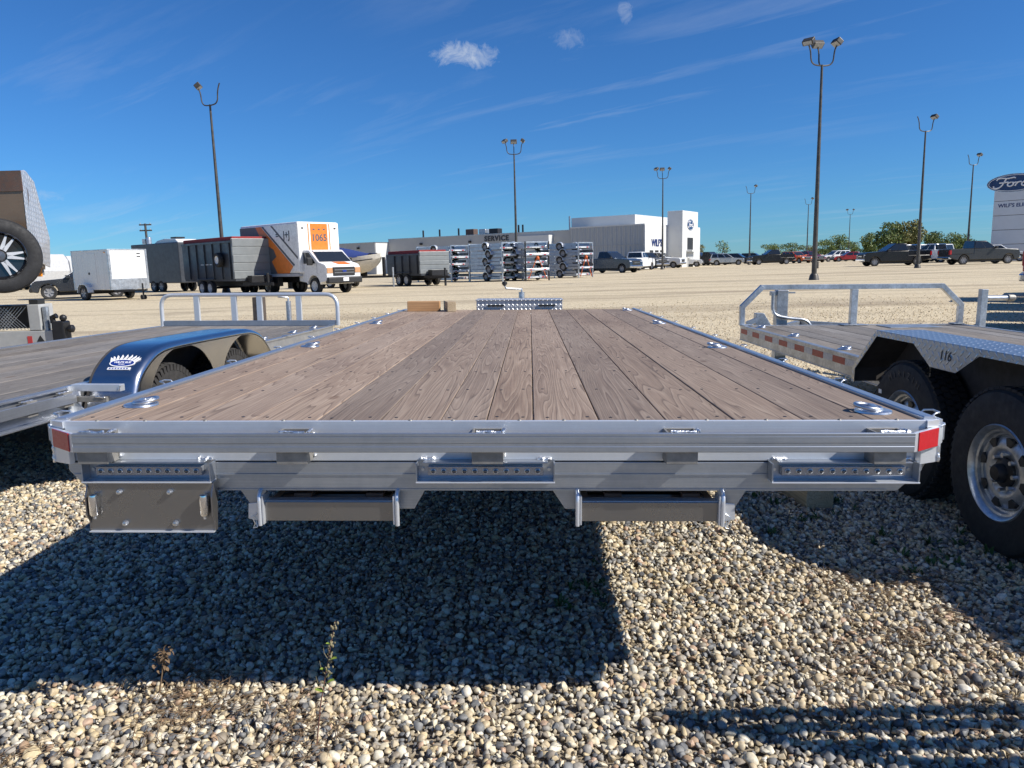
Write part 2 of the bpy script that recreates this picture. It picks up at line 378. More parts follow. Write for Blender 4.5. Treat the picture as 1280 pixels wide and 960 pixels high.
glass = simple('dark_glass', (0.018, 0.022, 0.026), 0.06, 0.0, 0.1, 2.0, rvar=0.02, coat=0.5)
plastic_black = simple('black_plastic', (0.02, 0.02, 0.02), 0.5)
wood_brown = wood('deck_timber', (0.180, 0.128, 0.096), (0.255, 0.190, 0.144), (0.310, 0.240, 0.186), (0.40, 0.32, 0.25))
wood_grey = wood('weathered_timber', (0.125, 0.112, 0.100), (0.185, 0.168, 0.150), (0.245, 0.225, 0.205), (0.28, 0.26, 0.235), 0.8)
wood_fresh = wood('fresh_timber', (0.36, 0.19, 0.08), (0.46, 0.26, 0.12), (0.55, 0.34, 0.18), (0.30, 0.15, 0.06), 0.7)
wood_pale = wood('pale_timber', (0.46, 0.34, 0.2), (0.56, 0.43, 0.27), (0.62, 0.5, 0.34), (0.42, 0.29, 0.16), 0.7)
# ------------------------------------------------------------------ ground
def sm(a, b, t):
    t = min(1, max(0, (t - a) / (b - a))); return t * t * (3 - 2 * t)
def gz(x, y):
    k = 1 - sm(8, 20, y)
    z = -0.012 * max(-6, min(6, x)) * k + 0.15 * sm(9, 26, y)
    z += 0.012 * mnoise.noise(Vector((x * 1.3, y * 1.3, 0.3))) + 0.02 * mnoise.noise(Vector((x * 0.31, y * 0.31, 5.0)))
    return z
def axis_pts(lo, hi, step, far, g=1.28):
    a = list(np.arange(lo, hi + 1e-6, step)); s = step; v = hi; up_ = []
    while v < far: s *= g; v += s; up_.append(v)
    s = step; v = lo; dn = []
    while v > -far: s *= g; v -= s; dn.append(v)
    return dn[::-1] + a + up_
gx, gy = axis_pts(-10, 14, 0.3, 900), axis_pts(-3, 30, 0.3, 1600)
mb = MB()
vs_ = [(x, y, gz(x, y)) for y in gy for x in gx]; nx_ = len(gx)
fs_ = [(j * nx_ + i, j * nx_ + i + 1, (j + 1) * nx_ + i + 1, (j + 1) * nx_ + i) for j in range(len(gy) - 1) for i in range(nx_ - 1)]
mb.add(vs_, fs_)
gm, nd, ln, b = mat_new('gravel_lot'); tc = nd.new('ShaderNodeTexCoord'); P = tc.outputs['Object']
mm = lambda op, a, b2=None, c=None, clamp=False: M(op, a, b2, c, nodes=nd, links=ln, clamp=clamp)
n1 = noise_tex(nd, ln, P, 0.16, 5.0, 0.6); n2 = noise_tex(nd, ln, mapping(nd, ln, P, (0.05, 0.5, 1), rot=(0, 0, R(8))), 1.0, 5.0, 0.6, 0.6)
n3 = noise_tex(nd, ln, P, 9.0, 8.0, 0.75)
vo = nd.new('ShaderNodeTexVoronoi'); vo.inputs['Scale'].default_value = 26.0; ln.new(P, vo.inputs['Vector'])
vo2 = nd.new('ShaderNodeTexVoronoi'); vo2.inputs['Scale'].default_value = 5.0; ln.new(P, vo2.inputs['Vector'])
stone = ramp(nd, [(0.0, (0.32, 0.27, 0.20)), (0.3, (0.53, 0.445, 0.30)), (0.6, (0.64, 0.545, 0.38)), (1.0, (0.74, 0.66, 0.51))])
sepc = nd.new('ShaderNodeSeparateColor'); ln.new(vo.outputs['Color'], sepc.inputs[0]); ln.new(sepc.outputs[0], stone.inputs[0])
sand = ramp(nd, [(0.3, (0.44, 0.355, 0.225)), (0.5, (0.58, 0.485, 0.32)), (0.7, (0.66, 0.57, 0.40))]); ln.new(mm('ADD', mm('MULTIPLY', n3, 0.6), mm('MULTIPLY', n1, 0.4)), sand.inputs[0])
c = mixc(nd, ln, 0.55, sand.outputs[0], stone.outputs[0])
trk = ramp(nd, [(0.50, (0,) * 3), (0.68, (1,) * 3)]); ln.new(n2, trk.inputs[0])
c = mixc(nd, ln, mm('MULTIPLY', trk.outputs[0], 0.72), c, (0.27, 0.215, 0.150))
pat = ramp(nd, [(0.58, (0,) * 3), (0.7, (1,) * 3)]); ln.new(n1, pat.inputs[0])
c = mixc(nd, ln, mm('MULTIPLY', pat.outputs[0], 0.5), c, (0.25, 0.20, 0.145))
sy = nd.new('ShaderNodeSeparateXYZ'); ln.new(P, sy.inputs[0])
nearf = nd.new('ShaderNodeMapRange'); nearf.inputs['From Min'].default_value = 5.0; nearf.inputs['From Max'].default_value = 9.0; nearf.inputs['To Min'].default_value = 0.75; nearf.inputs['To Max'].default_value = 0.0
ln.new(sy.outputs[1], nearf.inputs[0]); c = mixc(nd, ln, nearf.outputs[0], c, (0.17, 0.145, 0.12))   # shade between the stones painted in: near bed darkened, bounces less light
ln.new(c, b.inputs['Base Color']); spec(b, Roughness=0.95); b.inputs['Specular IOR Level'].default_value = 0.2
h = mm('ADD', mm('MULTIPLY', vo.outputs['Distance'], -0.6), mm('ADD', mm('MULTIPLY', n3, 0.5), mm('MULTIPLY', vo2.outputs['Distance'], -0.4)))
bump(nd, ln, b, h, 0.9, 0.03)
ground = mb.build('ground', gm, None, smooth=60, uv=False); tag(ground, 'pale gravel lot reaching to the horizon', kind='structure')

# loose pebbles: real stones, instanced; nobody could count them
def pebble_mesh(i):
    rr = random.Random(i); bm = bmesh.new(); sc = Vector((1, rr.uniform(0.62, 0.95), rr.uniform(0.40, 0.72))); off = Vector((rr.uniform(0, 50),) * 3)
    if i % 3 == 0:      # water worn
        bmesh.ops.create_icosphere(bm, subdivisions=2, radius=0.5)
    else:               # broken stone: hull of random points, edges rubbed off
        for k in range(rr.randint(9, 15)):
            v = Vector((rr.gauss(0, 1), rr.gauss(0, 1), rr.gauss(0, 1))).normalized() * rr.uniform(.40, .56); bm.verts.new(v)
        r_ = bmesh.ops.convex_hull(bm, input=bm.verts[:]); bmesh.ops.delete(bm, geom=[g for g in r_['geom_interior'] if isinstance(g, bmesh.types.BMVert)], context='VERTS')
        bmesh.ops.bevel(bm, geom=bm.edges[:], offset=.05, segments=1, profile=.5, affect='EDGES', clamp_overlap=True)
        bmesh.ops.triangulate(bm, faces=bm.faces[:])
    for v in bm.verts:
        n = mnoise.noise(v.co * 1.7 + off) * 0.30 + mnoise.noise(v.co * 3.6 + off) * 0.12
        v.co = v.co * (1 + n); v.co = Vector((v.co.x * sc.x, v.co.y * sc.y, v.co.z * sc.z))
    me = bpy.data.meshes.new('pebble'); bm.to_mesh(me); bm.free()
    me.polygons.foreach_set('use_smooth', [True] * len(me.polygons)); me.set_sharp_from_angle(angle=R(42)); return me
pm, nd, ln, b = mat_new('pebble_stone'); tc = nd.new('ShaderNodeTexCoord'); oi = nd.new('ShaderNodeObjectInfo')
mm = lambda op, a, b2=None, c=None, clamp=False: M(op, a, b2, c, nodes=nd, links=ln, clamp=clamp)
r1 = ramp(nd, [(0.0, (0.48, 0.41, 0.30)), (0.12, (0.62, 0.56, 0.44)), (0.23, (0.33, 0.31, 0.285)), (0.35, (0.52, 0.43, 0.30)), (0.44, (0.19, 0.195, 0.205)), (0.54, (0.66, 0.62, 0.52)),
               (0.64, (0.26, 0.225, 0.185)), (0.73, (0.11, 0.115, 0.13)), (0.81, (0.55, 0.45, 0.29)), (0.89, (0.36, 0.25, 0.17)), (0.92, (0.68, 0.64, 0.57)), (0.975, (0.46, 0.33, 0.25))], 'CONSTANT')
ln.new(oi.outputs['Random'], r1.inputs[0])
nz = noise_tex(nd, ln, tc.outputs['Object'], 4.0, 5.0, 0.65); nr = ramp(nd, [(0.3, (0.72,) * 3), (0.7, (1.16,) * 3)]); ln.new(nz, nr.inputs[0])
ln.new(mixc(nd, ln, 1.0, mixc(nd, ln, 1.0, r1.outputs[0], nr.outputs[0], 'MULTIPLY'), (1.05, 1.03, 0.96), 'MULTIPLY'), b.inputs['Base Color']); spec(b, Roughness=0.62)
pm2 = pm.copy(); pm2.name = 'sandy_stone'
for e_ in [n for n in pm2.node_tree.nodes if n.type == 'VALTORGB' and len(n.color_ramp.elements) > 4][0].color_ramp.elements:
    c_ = e_.color; e_.color = (0.45 * c_[0] + .30, 0.45 * c_[1] + .235, 0.45 * c_[2] + .15, 1)   # dusty from the lot's sand
pc = bpy.data.collections.new('pebble_shapes'); pc2 = bpy.data.collections.new('stone_shapes')
for i in range(36):
    me = pebble_mesh(i % 18); me.materials.append(pm if i < 18 else pm2); o = bpy.data.objects.new('pebble_shape', me); (pc if i < 18 else pc2).objects.link(o)
rng = np.random.default_rng(3)
def scatter(name, label, x0, x1, y0, y1, step, s0, s1, lift, extra=0.35, dens=None, coll=None, jit=0.011):
    xs, ys = np.meshgrid(np.arange(x0, x1, step), np.arange(y0, y1, step * 0.9)); xs = xs + (np.arange(xs.shape[0]) % 2)[:, None] * step / 2
    xs, ys = xs.ravel(), ys.ravel(); n = len(xs)
    xs = xs + rng.uniform(-.45, .45, n) * step; ys = ys + rng.uniform(-.45, .45, n) * step
    ne = int(n * extra); xs = np.r_[xs, rng.uniform(x0, x1, ne)]; ys = np.r_[ys, rng.uniform(y0, y1, ne)]; n = len(xs)
    if dens is not None:
        keep = rng.uniform(0, 1, n) < dens(xs, ys); xs, ys = xs[keep], ys[keep]; n = len(xs)
    s = s0 + (s1 - s0) * rng.beta(1.5, 3.4, n)
    # height of the sheet sampled on a coarse lattice
    z = np.array([gz(float(a), float(c_)) for a, c_ in zip(xs, ys)]) + s * lift + rng.uniform(0, jit, n)
    me = bpy.data.meshes.new(name); me.vertices.add(n); me.vertices.foreach_set('co', np.c_[xs, ys, z].astype('f').ravel())
    a = me.attributes.new('rot', 'FLOAT_VECTOR', 'POINT'); a.data.foreach_set('vector', np.c_[rng.normal(0, .55, n), rng.normal(0, .55, n), rng.uniform(0, 6.28, n)].astype('f').ravel())
    a = me.attributes.new('scl', 'FLOAT', 'POINT'); a.data.foreach_set('value', s.astype('f'))
    o = bpy.data.objects.new(name, me); COL.objects.link(o)
    ng = bpy.data.node_groups.new(name, 'GeometryNodeTree')
    ng.interface.new_socket('Geometry', in_out='INPUT', socket_type='NodeSocketGeometry'); ng.interface.new_socket('Geometry', in_out='OUTPUT', socket_type='NodeSocketGeometry')
    gi, go = ng.nodes.new('NodeGroupInput'), ng.nodes.new('NodeGroupOutput')
    ip = ng.nodes.new('GeometryNodeInstanceOnPoints'); ci = ng.nodes.new('GeometryNodeCollectionInfo')
    ci.inputs['Collection'].default_value = coll or pc; ci.inputs['Separate Children'].default_value = True; ci.inputs['Reset Children'].default_value = True
    ip.inputs['Pick Instance'].default_value = True
    ar = ng.nodes.new('GeometryNodeInputNamedAttribute'); ar.data_type = 'FLOAT_VECTOR'; ar.inputs[0].default_value = 'rot'
    asn = ng.nodes.new('GeometryNodeInputNamedAttribute'); asn.data_type = 'FLOAT'; asn.inputs[0].default_value = 'scl'
    er = ng.nodes.new('FunctionNodeEulerToRotation')
    L = ng.links.new
    L(gi.outputs[0], ip.inputs['Points']); L(ci.outputs[0], ip.inputs['Instance']); L(ar.outputs[0], er.inputs[0]); L(er.outputs[0], ip.inputs['Rotation'])
    L(asn.outputs[0], ip.inputs['Scale']); L(ip.outputs[0], go.inputs[0])
    md = o.modifiers.new('stones', 'NODES'); md.node_group = ng
    return tag(o, label, 'gravel', kind='stuff')
scatter('gravel', 'loose rounded pebbles of cream, grey and brown around the trailer ends', -4.6, 4.8, 0.75, 5.9, 0.0205, 0.014, 0.049, 0.24)
scatter('gravel', 'scattered stones on the sandy lot beyond the trailers', -7.5, 14.5, 5.6, 30.0, 0.085, 0.014, 0.042, 0.2, 0.5, coll=pc2,
        dens=lambda x, y: np.clip(1.05 - (y - 8) / 14, 0.0, 1) * np.clip((14.5 - np.abs(x - .5) * 1.0) / 5, 0, 1) * np.where((np.abs(x) < 3.0) & (y < 8), 0.3, 1))

# ------------------------------------------------------------------ the flatbed trailer in front
def wheel(parent, c, r, w, side, rimr, style='spoke', tyre_mat=None, rim_mat=None, tread=True, n=48, lugs=0, shoulder=True):
    """axle along local x; side=+1 means the outside faces +x. wheel > tyre, rim"""
    c = Vector(c); h = w / 2; s = side
    hub = bpy.data.objects.new('wheel', None); COL.objects.link(hub); hub.parent = parent; hub.location = c
    prof = [(rimr, -h * .86), (rimr + .012, -h * .96), (r * .86, -h * 1.03), (r * .955, -h * .93), (r * .985, -h * .78)]
    g = 5
    if tread:
        for i in range(g):
            a = -h * .74 + 1.48 * h * i / g; bq = -h * .74 + 1.48 * h * (i + 1) / g
            prof += [(r, a + h * .02), (r, bq - h * .07), (r - .009, bq - h * .06), (r - .009, bq)]
        prof = prof[:-2]
    else: prof += [(r, -h * .7), (r, h * .7)]
    prof += [(r * .985, h * .78), (r * .955, h * .93), (r * .86, h * 1.03), (rimr + .012, h * .96), (rimr, h * .86)]
    MB().lathe(prof, (0, 0, 0), 'x', n).build('tyre', tyre_mat or rubber, hub, smooth=32)
    if lugs:
        tl = MB()
        for k in range(lugs):
            t = 2 * math.pi * k / lugs
            for j, (xo, sk_) in enumerate(((-.66, .10), (-.25, -.06), (.14, .06), (.55, -.10))):
                a = t + (j % 2) * math.pi / lugs; e = Vector((0, math.cos(a), math.sin(a))); tn_ = Vector((sk_ * 3, -math.sin(a), math.cos(a))).normalized()
                tl.T = frame_mtx(e * r + Vector((xo * h, 0, 0)), (1, 0, 0) if False else e.cross(tn_) * -1, tn_, e); tl.box(-h * .17, h * .17, -r * math.pi / lugs * .66, r * math.pi / lugs * .66, -.004, .010)
            for sd_ in ((-1, 1) if shoulder else ()):
                a = t + (sd_ > 0) * math.pi / lugs; e = Vector((0, math.cos(a), math.sin(a))); tn_ = Vector((0, -math.sin(a), math.cos(a)))
                tl.T = frame_mtx(e * r * .955 + Vector((sd_ * h * .93, 0, 0)), (sd_, 0, 0), tn_ * sd_, e); tl.box(-.006, .012, -r * math.pi / lugs * .6, r * math.pi / lugs * .6, -r * .075, r * .045)
        tl.T = None; tag(tl.build('tread_blocks', tyre_mat or rubber, hub), kind='stuff')
    rm = MB()
    o = h * .86 * s
    rm.lathe([(rimr + .004, o), (rimr + .012, o + .006 * s), (rimr + .004, o + .014 * s), (rimr - .010, o + .006 * s), (rimr - .016, o - .012 * s), (rimr - .028, o - .016 * s), (rimr - .031, o - .034 * s), (rimr - .040, o - .037 * s), (rimr * .80, o - .05 * s)], (0, 0, 0), 'x', n)
    rm.lathe([(rimr * .80, o - .05 * s), (rimr * .74, o - .030 * s), (rimr * .56, o - .018 * s), (rimr * .44, o - .024 * s), (rimr * .40, o - .034 * s), (rimr * .02, o - .036 * s)], (0, 0, 0), 'x', n)
    rim = rm.build('rim', rim_mat or galv_l, hub, smooth=50, fix=False)
    hm = MB()
    hm.lathe([(rimr * .33, o - .04 * s), (rimr * .32, o - .022 * s), (rimr * .20, o - .014 * s), (rimr * .19, o + .012 * s), (rimr * .15, o + .022 * s), (0.001, o + .024 * s)], (0, 0, 0), 'x', 24)
    hm.build('hub_cap', black_steel if style != 'plain' else (rim_mat or galv_l), rim, smooth=40)
    if style == 'spoke':
        for k in range(8):
            t = 2 * math.pi * k / 8 + .2; ct, st = math.cos(t), math.sin(t)
            wm = MB(); pts = []
            for (rr_, tt) in ((.60, -.10), (.76, -.17), (.785, 0), (.76, .17), (.60, .10)):
                a = t + tt; pts.append((rimr * rr_ * math.cos(a), rimr * rr_ * math.sin(a)))
            wm.prism(pts, 'x', o - .034 * s, o - .0155 * s)
            wm.build('wheel_window', plastic_black, rim)
        for k in range(8):
            t = 2 * math.pi * k / 8; MB().cyl((o - .035 * s, rimr * .38 * math.cos(t), rimr * .38 * math.sin(t)), (o - .006 * s, rimr * .38 * math.cos(t), rimr * .38 * math.sin(t)), .011, n=6).build('lug_nut', zinc, rim, smooth=30)
    return hub
def jitter_tube(mbd, a, bq, r, n, rr):
    a, bq = Vector(a), Vector(bq)
    pts = []; rad = []
    for i in range(n + 1):
        t = i / n; pts.append(a.lerp(bq, t) + Vector((rr.uniform(-1, 1), rr.uniform(-1, 1), rr.uniform(-1, 1))) * r * .35); rad.append(r * rr.uniform(.65, 1.15))
    mbd.tube(pts, rad, 7)
def d_ring(parent, x, y, z, ang):
    o = bpy.data.objects.new('tie_down_ring', None); COL.objects.link(o); o.parent = parent; o.location = (x, y, z); o.rotation_euler = (0, 0, ang); o.scale = (.8, .8, .9)
    MB().lathe([(0.001, .004), (.058, .004), (.064, .002), (.066, -.004), (.001, -.004)], (0, 0, 0.004), 'z', 28).build('ring_plate', zinc, o, smooth=40)
    MB().box(-.012, .012, -.04, .04, .006, .022).build('ring_clamp', zinc, o, bevel=.006)
    pts = [(0.045 * math.cos(t) + .018, .045 * math.sin(t), .016 + .006 * math.cos(t)) for t in np.linspace(0, 2 * math.pi, 22, endpoint=False)]
    MB().tube(pts, .0075, 8, closed=True).build('ring', zinc, o, smooth=60)
    return o
MAINY, MAINP, MAINR = -0.0279, -0.0105, 0.0202
Mm = Matrix.Rotation(MAINY, 4, 'Z') @ Matrix.Rotation(MAINP, 4, 'X') @ Matrix.Rotation(MAINR, 4, 'Y'); Mm.translation = Vector((-0.0676, 2.0659, CAMH - 0.4428))
T = thing('flatbed_trailer', 'aluminium flatbed trailer with brown plank deck and fold-out ramps, between the two fendered trailers', 'trailer', Mm)
rr = random.Random(5)
seams = [84, 150, 230, 315, 400, 480, 557, 615, 674, 756.5, 840, 925, 1010.5, 1096, 1154]
LX = [(p - 619) / 440.3 for p in seams]; DL = 6.0
screws = MB()
for i in range(14):
    g = .0035 if i > 6 else .0016
    w0, w1 = LX[i] + g / 2, LX[i + 1] - g / 2; cxp = (w0 + w1) / 2; hw = (w1 - w0) / 2
    dz = rr.uniform(-.0015, .001)
    p = MB().box(-hw, hw, 0, DL, -.038, 0).build('plank', wood_brown, T, bevel=.003); p.location = (cxp, rr.uniform(0.0, .004), dz)
    for j in range(13):
        yy = .06 + j * .485 + (.02 if j else 0)
        for s in (-1, 1):
            if rr.random() < .06: continue
            c_ = (cxp + s * hw * .62 + rr.uniform(-.008, .008), yy + rr.uniform(-.012, .012))
            screws.cyl((c_[0], c_[1], dz - .004), (c_[0], c_[1], dz + .0012), .0052, n=7)
tag(screws.build('deck_screws', black_steel, T), kind='stuff')
# side rails, pockets, rub rails
for s in (-1, 1):
    rl = MB(); rl.prism([(s * 1.218, .008), (s * 1.221, .0105), (s * 1.252, .0105), (s * 1.256, .007), (s * 1.256, -.112), (s * 1.218, -.112)], 'y', .006, DL + .06)
    rl.build('side_rail', alu_y, T, bevel=.002)
    MB().prism([(.03, -.1125), (.10, -.205), (DL + .06, -.205), (DL + .06, -.1125)], 'x', *sorted((s * 1.219, s * 1.255))).build('rail_web', alu_y, T)
    rbm = MB(); rbm.box(min(s * 1.286, s * 1.294), max(s * 1.286, s * 1.294), .03, DL + .02, -.062, -.012); rbm.build('rub_rail', alu_y, T, bevel=.0015)
    for k in range(10):
        y = .07 + k * .635
        pk = MB(); a, b_ = sorted((s * 1.257, s * 1.2855))
        pk.box(a, b_, y - .04, y - .034, -.11, -.002); pk.box(a, b_, y + .034, y + .04, -.11, -.002); o0 = s * 1.2855
        pk.box(min(o0, o0 - s * .006), max(o0, o0 - s * .006), y - .034, y + .034, -.11, -.002)
        pk.build('stake_pocket', alu_clean, T)
        lp = MB(); lp.tube([(s * 1.258, y - .03, .002), (s * 1.268, y - .03, .012), (s * 1.285, y - .02, .014), (s * 1.288, y + .02, .014), (s * 1.268, y + .03, .012), (s * 1.258, y + .03, .002)], .003, 6); lp.build('tie_loop', zinc, T, smooth=60)
for y in (.16, 2.02, 3.85, 5.78):
    d_ring(T, -1.135, y + .10, .001, .3); d_ring(T, 1.135, y - .03, .001, 2.9)
# rear end: trim, upper and lower beam
MB().box(-1.217, 1.217, -.013, -.001, -.112, .0035).build('rear_trim', trim_alu, T, bevel=.0015)
for i in range(14):
    x = (LX[i] + LX[i + 1]) / 2 + rr.uniform(-.03, .03); MB().lathe([(.001, .0045), (.004, .003), (.006, .001), (.0065, -.001)], (x, -.006, .003), 'z', 10).build('trim_screw', dullblock, T, smooth=60)
ub = MB(); ub.prism([(-.0, -.04), (.05, -.04), (.05, -.115), (-.0, -.115)], 'x', -1.216, 1.216); ub.build('upper_beam', alu, T)
lbp = [(-1.16, -.2), (1.15, -.2), (1.216, -.14), (1.216, -.116), (-1.216, -.116), (-1.216, -.14)]
MB().prism(lbp, 'y', -.012, .06).build('lower_beam', alu, T, bevel=.002)
MB().box(-1.20, 1.20, -.0155, -.0125, -.1535, -.150).build('extrusion_rib', alu, T)
MB().box(-1.13, 1.12, -.0145, -.0125, -.199, -.194).build('extrusion_rib', alu, T)
# bent rub bar with chamfered corners
zb0, zb1 = -.070, -.0165
for z0, z1, yo in ((zb0, zb0 + .009, 0), (zb0 + .0095, zb0 + .0255, .0012), (zb0 + .026, zb0 + .036, .0005), (zb0 + .0365, zb1, 0)):
    pass
prof = [(-.086, zb0), (-.0868, zb0 + .002), (-.0868, zb0 + .016), (-.0856, zb0 + .0168), (-.0856, zb0 + .026), (-.0868, zb0 + .0268), (-.0868, zb0 + .044), (-.0856, zb0 + .0448), (-.0868, zb0 + .0456), (-.0868, zb1 - .001), (-.0858, zb1), (-.076, zb1), (-.076, zb0)]
MB().prism(prof, 'x', -1.152, 1.152).build('rear_rub_bar', alu, T, bevel=.0006)
for s in (-1, 1):
    cm = MB(); a0, a1 = (s * 1.152, -.0866), (s * 1.262, -.004); a2, a3 = (s * 1.289, .03), (s * 1.28, .034)
    poly = [a0, a1, a2, a3, (s * 1.254, .004), (s * 1.150, -.076)]
    cm.prism(poly, 'z', zb0, zb1); cm.build('rub_bar_corner', alu_clean, T, bevel=.001)
    low = MB(); low.prism([(s * 1.20, -.030), (s * 1.262, .0), (s * 1.258, .02), (s * 1.217, .02), (s * 1.19, -.02)], 'z', -.118, -.0705); low.build('corner_gusset', alu_clean, T, bevel=.001)
    tri = MB(); tri.prism([(s * 1.217, -.02), (s * 1.262, .004), (s * 1.255, .02), (s * 1.217, .02)], 'z', -.0165, .0035); tri.build('corner_cap', alu_clean, T, bevel=.001)
    d = Vector((s * 1.262 - s * 1.152, -.004 + .0866, 0)).normalized(); nrm = Vector((d.y * s, -d.x * s, 0)); nrm = nrm if nrm.y < 0 else -nrm
    c_ = Vector((s * 1.209, -.0438, (zb0 + zb1) / 2)) + nrm * .0012
    rf = MB(); rf.T = frame_mtx(c_, d * s, (0, 0, 1), nrm); rf.box(-.054, .054, -.0262, .0262, -.001, .0016); rf.build('reflector', red_refl, T, bevel=.001)
    wd = MB(); jitter_tube(wd, (s * 1.264, 0, zb1), (s * 1.29, .03, zb1), .004, 8, rr); wd.build('weld_bead', weldm, T, smooth=60); wd = MB(); jitter_tube(wd, (s * 1.264, 0, -.118), (s * 1.262, 0, -.07), .005, 8, rr); wd.build('weld_bead', weldm, T, smooth=60)
# ramp hook pockets between beam and bar
for x in (-1.105, -.545, -.002, .532, 1.095):
    w = .043; pk = MB(); z0, z1 = -.106, -.0175
    pk.box(x - w, x + w, -.0755, -.0695, z0, z1 + .0005); pk.box(x - w, x - w + .006, -.0695, -.0135, z0, z1); pk.box(x + w - .006, x + w, -.0695, -.0135, z0, z1); pk.box(x - w + .006, x + w - .006, -.0195, -.0135, z0, z1)
    pk.build('hook_pocket', dullblock, T, bevel=.001)
    wd = MB(); jitter_tube(wd, (x - w + .012, -.073, z1 + .003), (x + w - .006, -.073, z1 + .003), .0042, 9, rr); wd.build('weld_bead', weldm, T, smooth=60)
    wd = MB(); jitter_tube(wd, (x + w + .003, -.03, z1 + .001), (x + w + .003, -.072, z1 + .001), .005, 6, rr); wd.build('weld_bead', weldm, T, smooth=60); wd = MB(); jitter_tube(wd, (x + w + .003, -.016, z1 - .01), (x + w + .003, -.016, z0 + .01), .005, 8, rr); wd.build('weld_bead', weldm, T, smooth=60)
# light brackets and LED bars
def light_bracket(x0, x1):
    br = bpy.data.objects.new('light_bracket', None); COL.objects.link(br); br.parent = T
    yb, yf, z0, z1 = -.013, -.058, -.162, -.107
    MB().box(x0, x1, yb - .004, yb, z0, z1 - .0).build('bracket_plate', alu, br)
    MB().box(x0, x1, yf, yb - .0045, z0 - .004, z0).build('bracket_lip', alu_clean, br, bevel=.001)
    MB().box(x0 + .02, x1 - .02, yf + .006, yb - .0045, z1 - .003, z1).build('bracket_top', alu, br, bevel=.001)
    for xx in (x0, x1 - .004): MB().box(xx, xx + .004, yf + .004, yb - .0045, z0 + .0005, z1 - .0035).build('bracket_end', alu, br, bevel=.001)
    for xx in (x0 + .016, x1 - .016): MB().cyl((xx, yb - .003, (z0 + z1) / 2), (xx, yb - .009, (z0 + z1) / 2), .005, n=8).build('bracket_screw', zinc, br)
    lb_ = MB().box(x0 + .032, x1 - .032, yb - .024, yb - .0045, z0 + .013, z1 - .015).build('light_bar', led_body, br, bevel=.002)
    zc = (z0 + z1) / 2 - .001; n = 11
    for i in range(n):
        xx = x0 + .048 + (x1 - x0 - .096) * i / (n - 1)
        MB().lathe([(.0085, 0), (.0075, -.003), (.006, -.0035)], (xx, yb - .0238, zc), 'y', 14).build('lamp_ring', zinc, lb_, smooth=40)
        MB().lathe([(.0075, 0), (.006, -.0028), (.003, -.0042), (.0003, -.0046)], (xx, yb - .0236, zc), 'y', 14).build('lamp_lens', led_lens, lb_, smooth=60)
    for xx in (x0 + .012, x1 - .05):
        wd = MB(); jitter_tube(wd, (xx, -.018, z1 + .002), (xx + .04, -.018, z1 + .002), .0055, 8, rr); wd.build('weld_bead', weldm, br, smooth=60)
    return br
light_bracket(-1.155, -.785); light_bracket(-.205, .185); light_bracket(.785, 1.190)
# number plate holder hanging below the left bracket
hp = bpy.data.objects.new('plate_holder', None); COL.objects.link(hp); hp.parent = T
hx0, hx1, hy = -1.143, -.783, -.050
MB().box(hx0, hx1, hy, hy + .003, -.306, -.166).build('holder_panel', plate_alu, hp)
MB().box(hx0, hx1, hy - .012, hy + .003, -.310, -.3065).build('holder_lip', alu_clean, hp, bevel=.001)
for xx, s in ((hx0, -1), (hx1, 1)):
    fl = MB(); fl.prism([(hy + .003, -.166), (hy - .004, -.18), (hy - .014, -.205), (hy - .014, -.26), (hy - .002, -.28), (hy - .002, -.306), (hy + .012, -.306), (hy + .03, -.166)], 'x', xx - .002, xx + .002); fl.build('holder_flange', plate_alu, hp)
for xx, zz_ in ((hx0 + .022, -.228), (hx1 - .022, -.228)):
    lm = MB(); lm.lathe([(.001, .032), (.011, .03), (.0125, .022), (.0125, -.024), (.010, -.03), (.001, -.031)], (xx, hy - .014, zz_), 'z', 16); lm.build('plate_lamp', chrome, hp, smooth=40)
    MB().cyl((xx, hy - .014, zz_ - .031), (xx, hy - .014, zz_ - .04), .004, n=8).build('lamp_stud', zinc, hp)
    MB().box(xx - .006, xx + .006, hy - .012, hy, zz_ - .01, zz_ + .02).build('lamp_clip', zinc, hp, bevel=.001)
for xx, zz_ in ((-1.05, -.192), (-.905, -.192), (-1.04, -.284), (-.895, -.284)):
    bl = MB(); bl.lathe([(.001, -.013), (.006, -.012), (.0085, -.006), (.009, -.001)], (xx, hy - .0, zz_), 'y', 8); bl.build('bolt', zinc, hp, smooth=35)
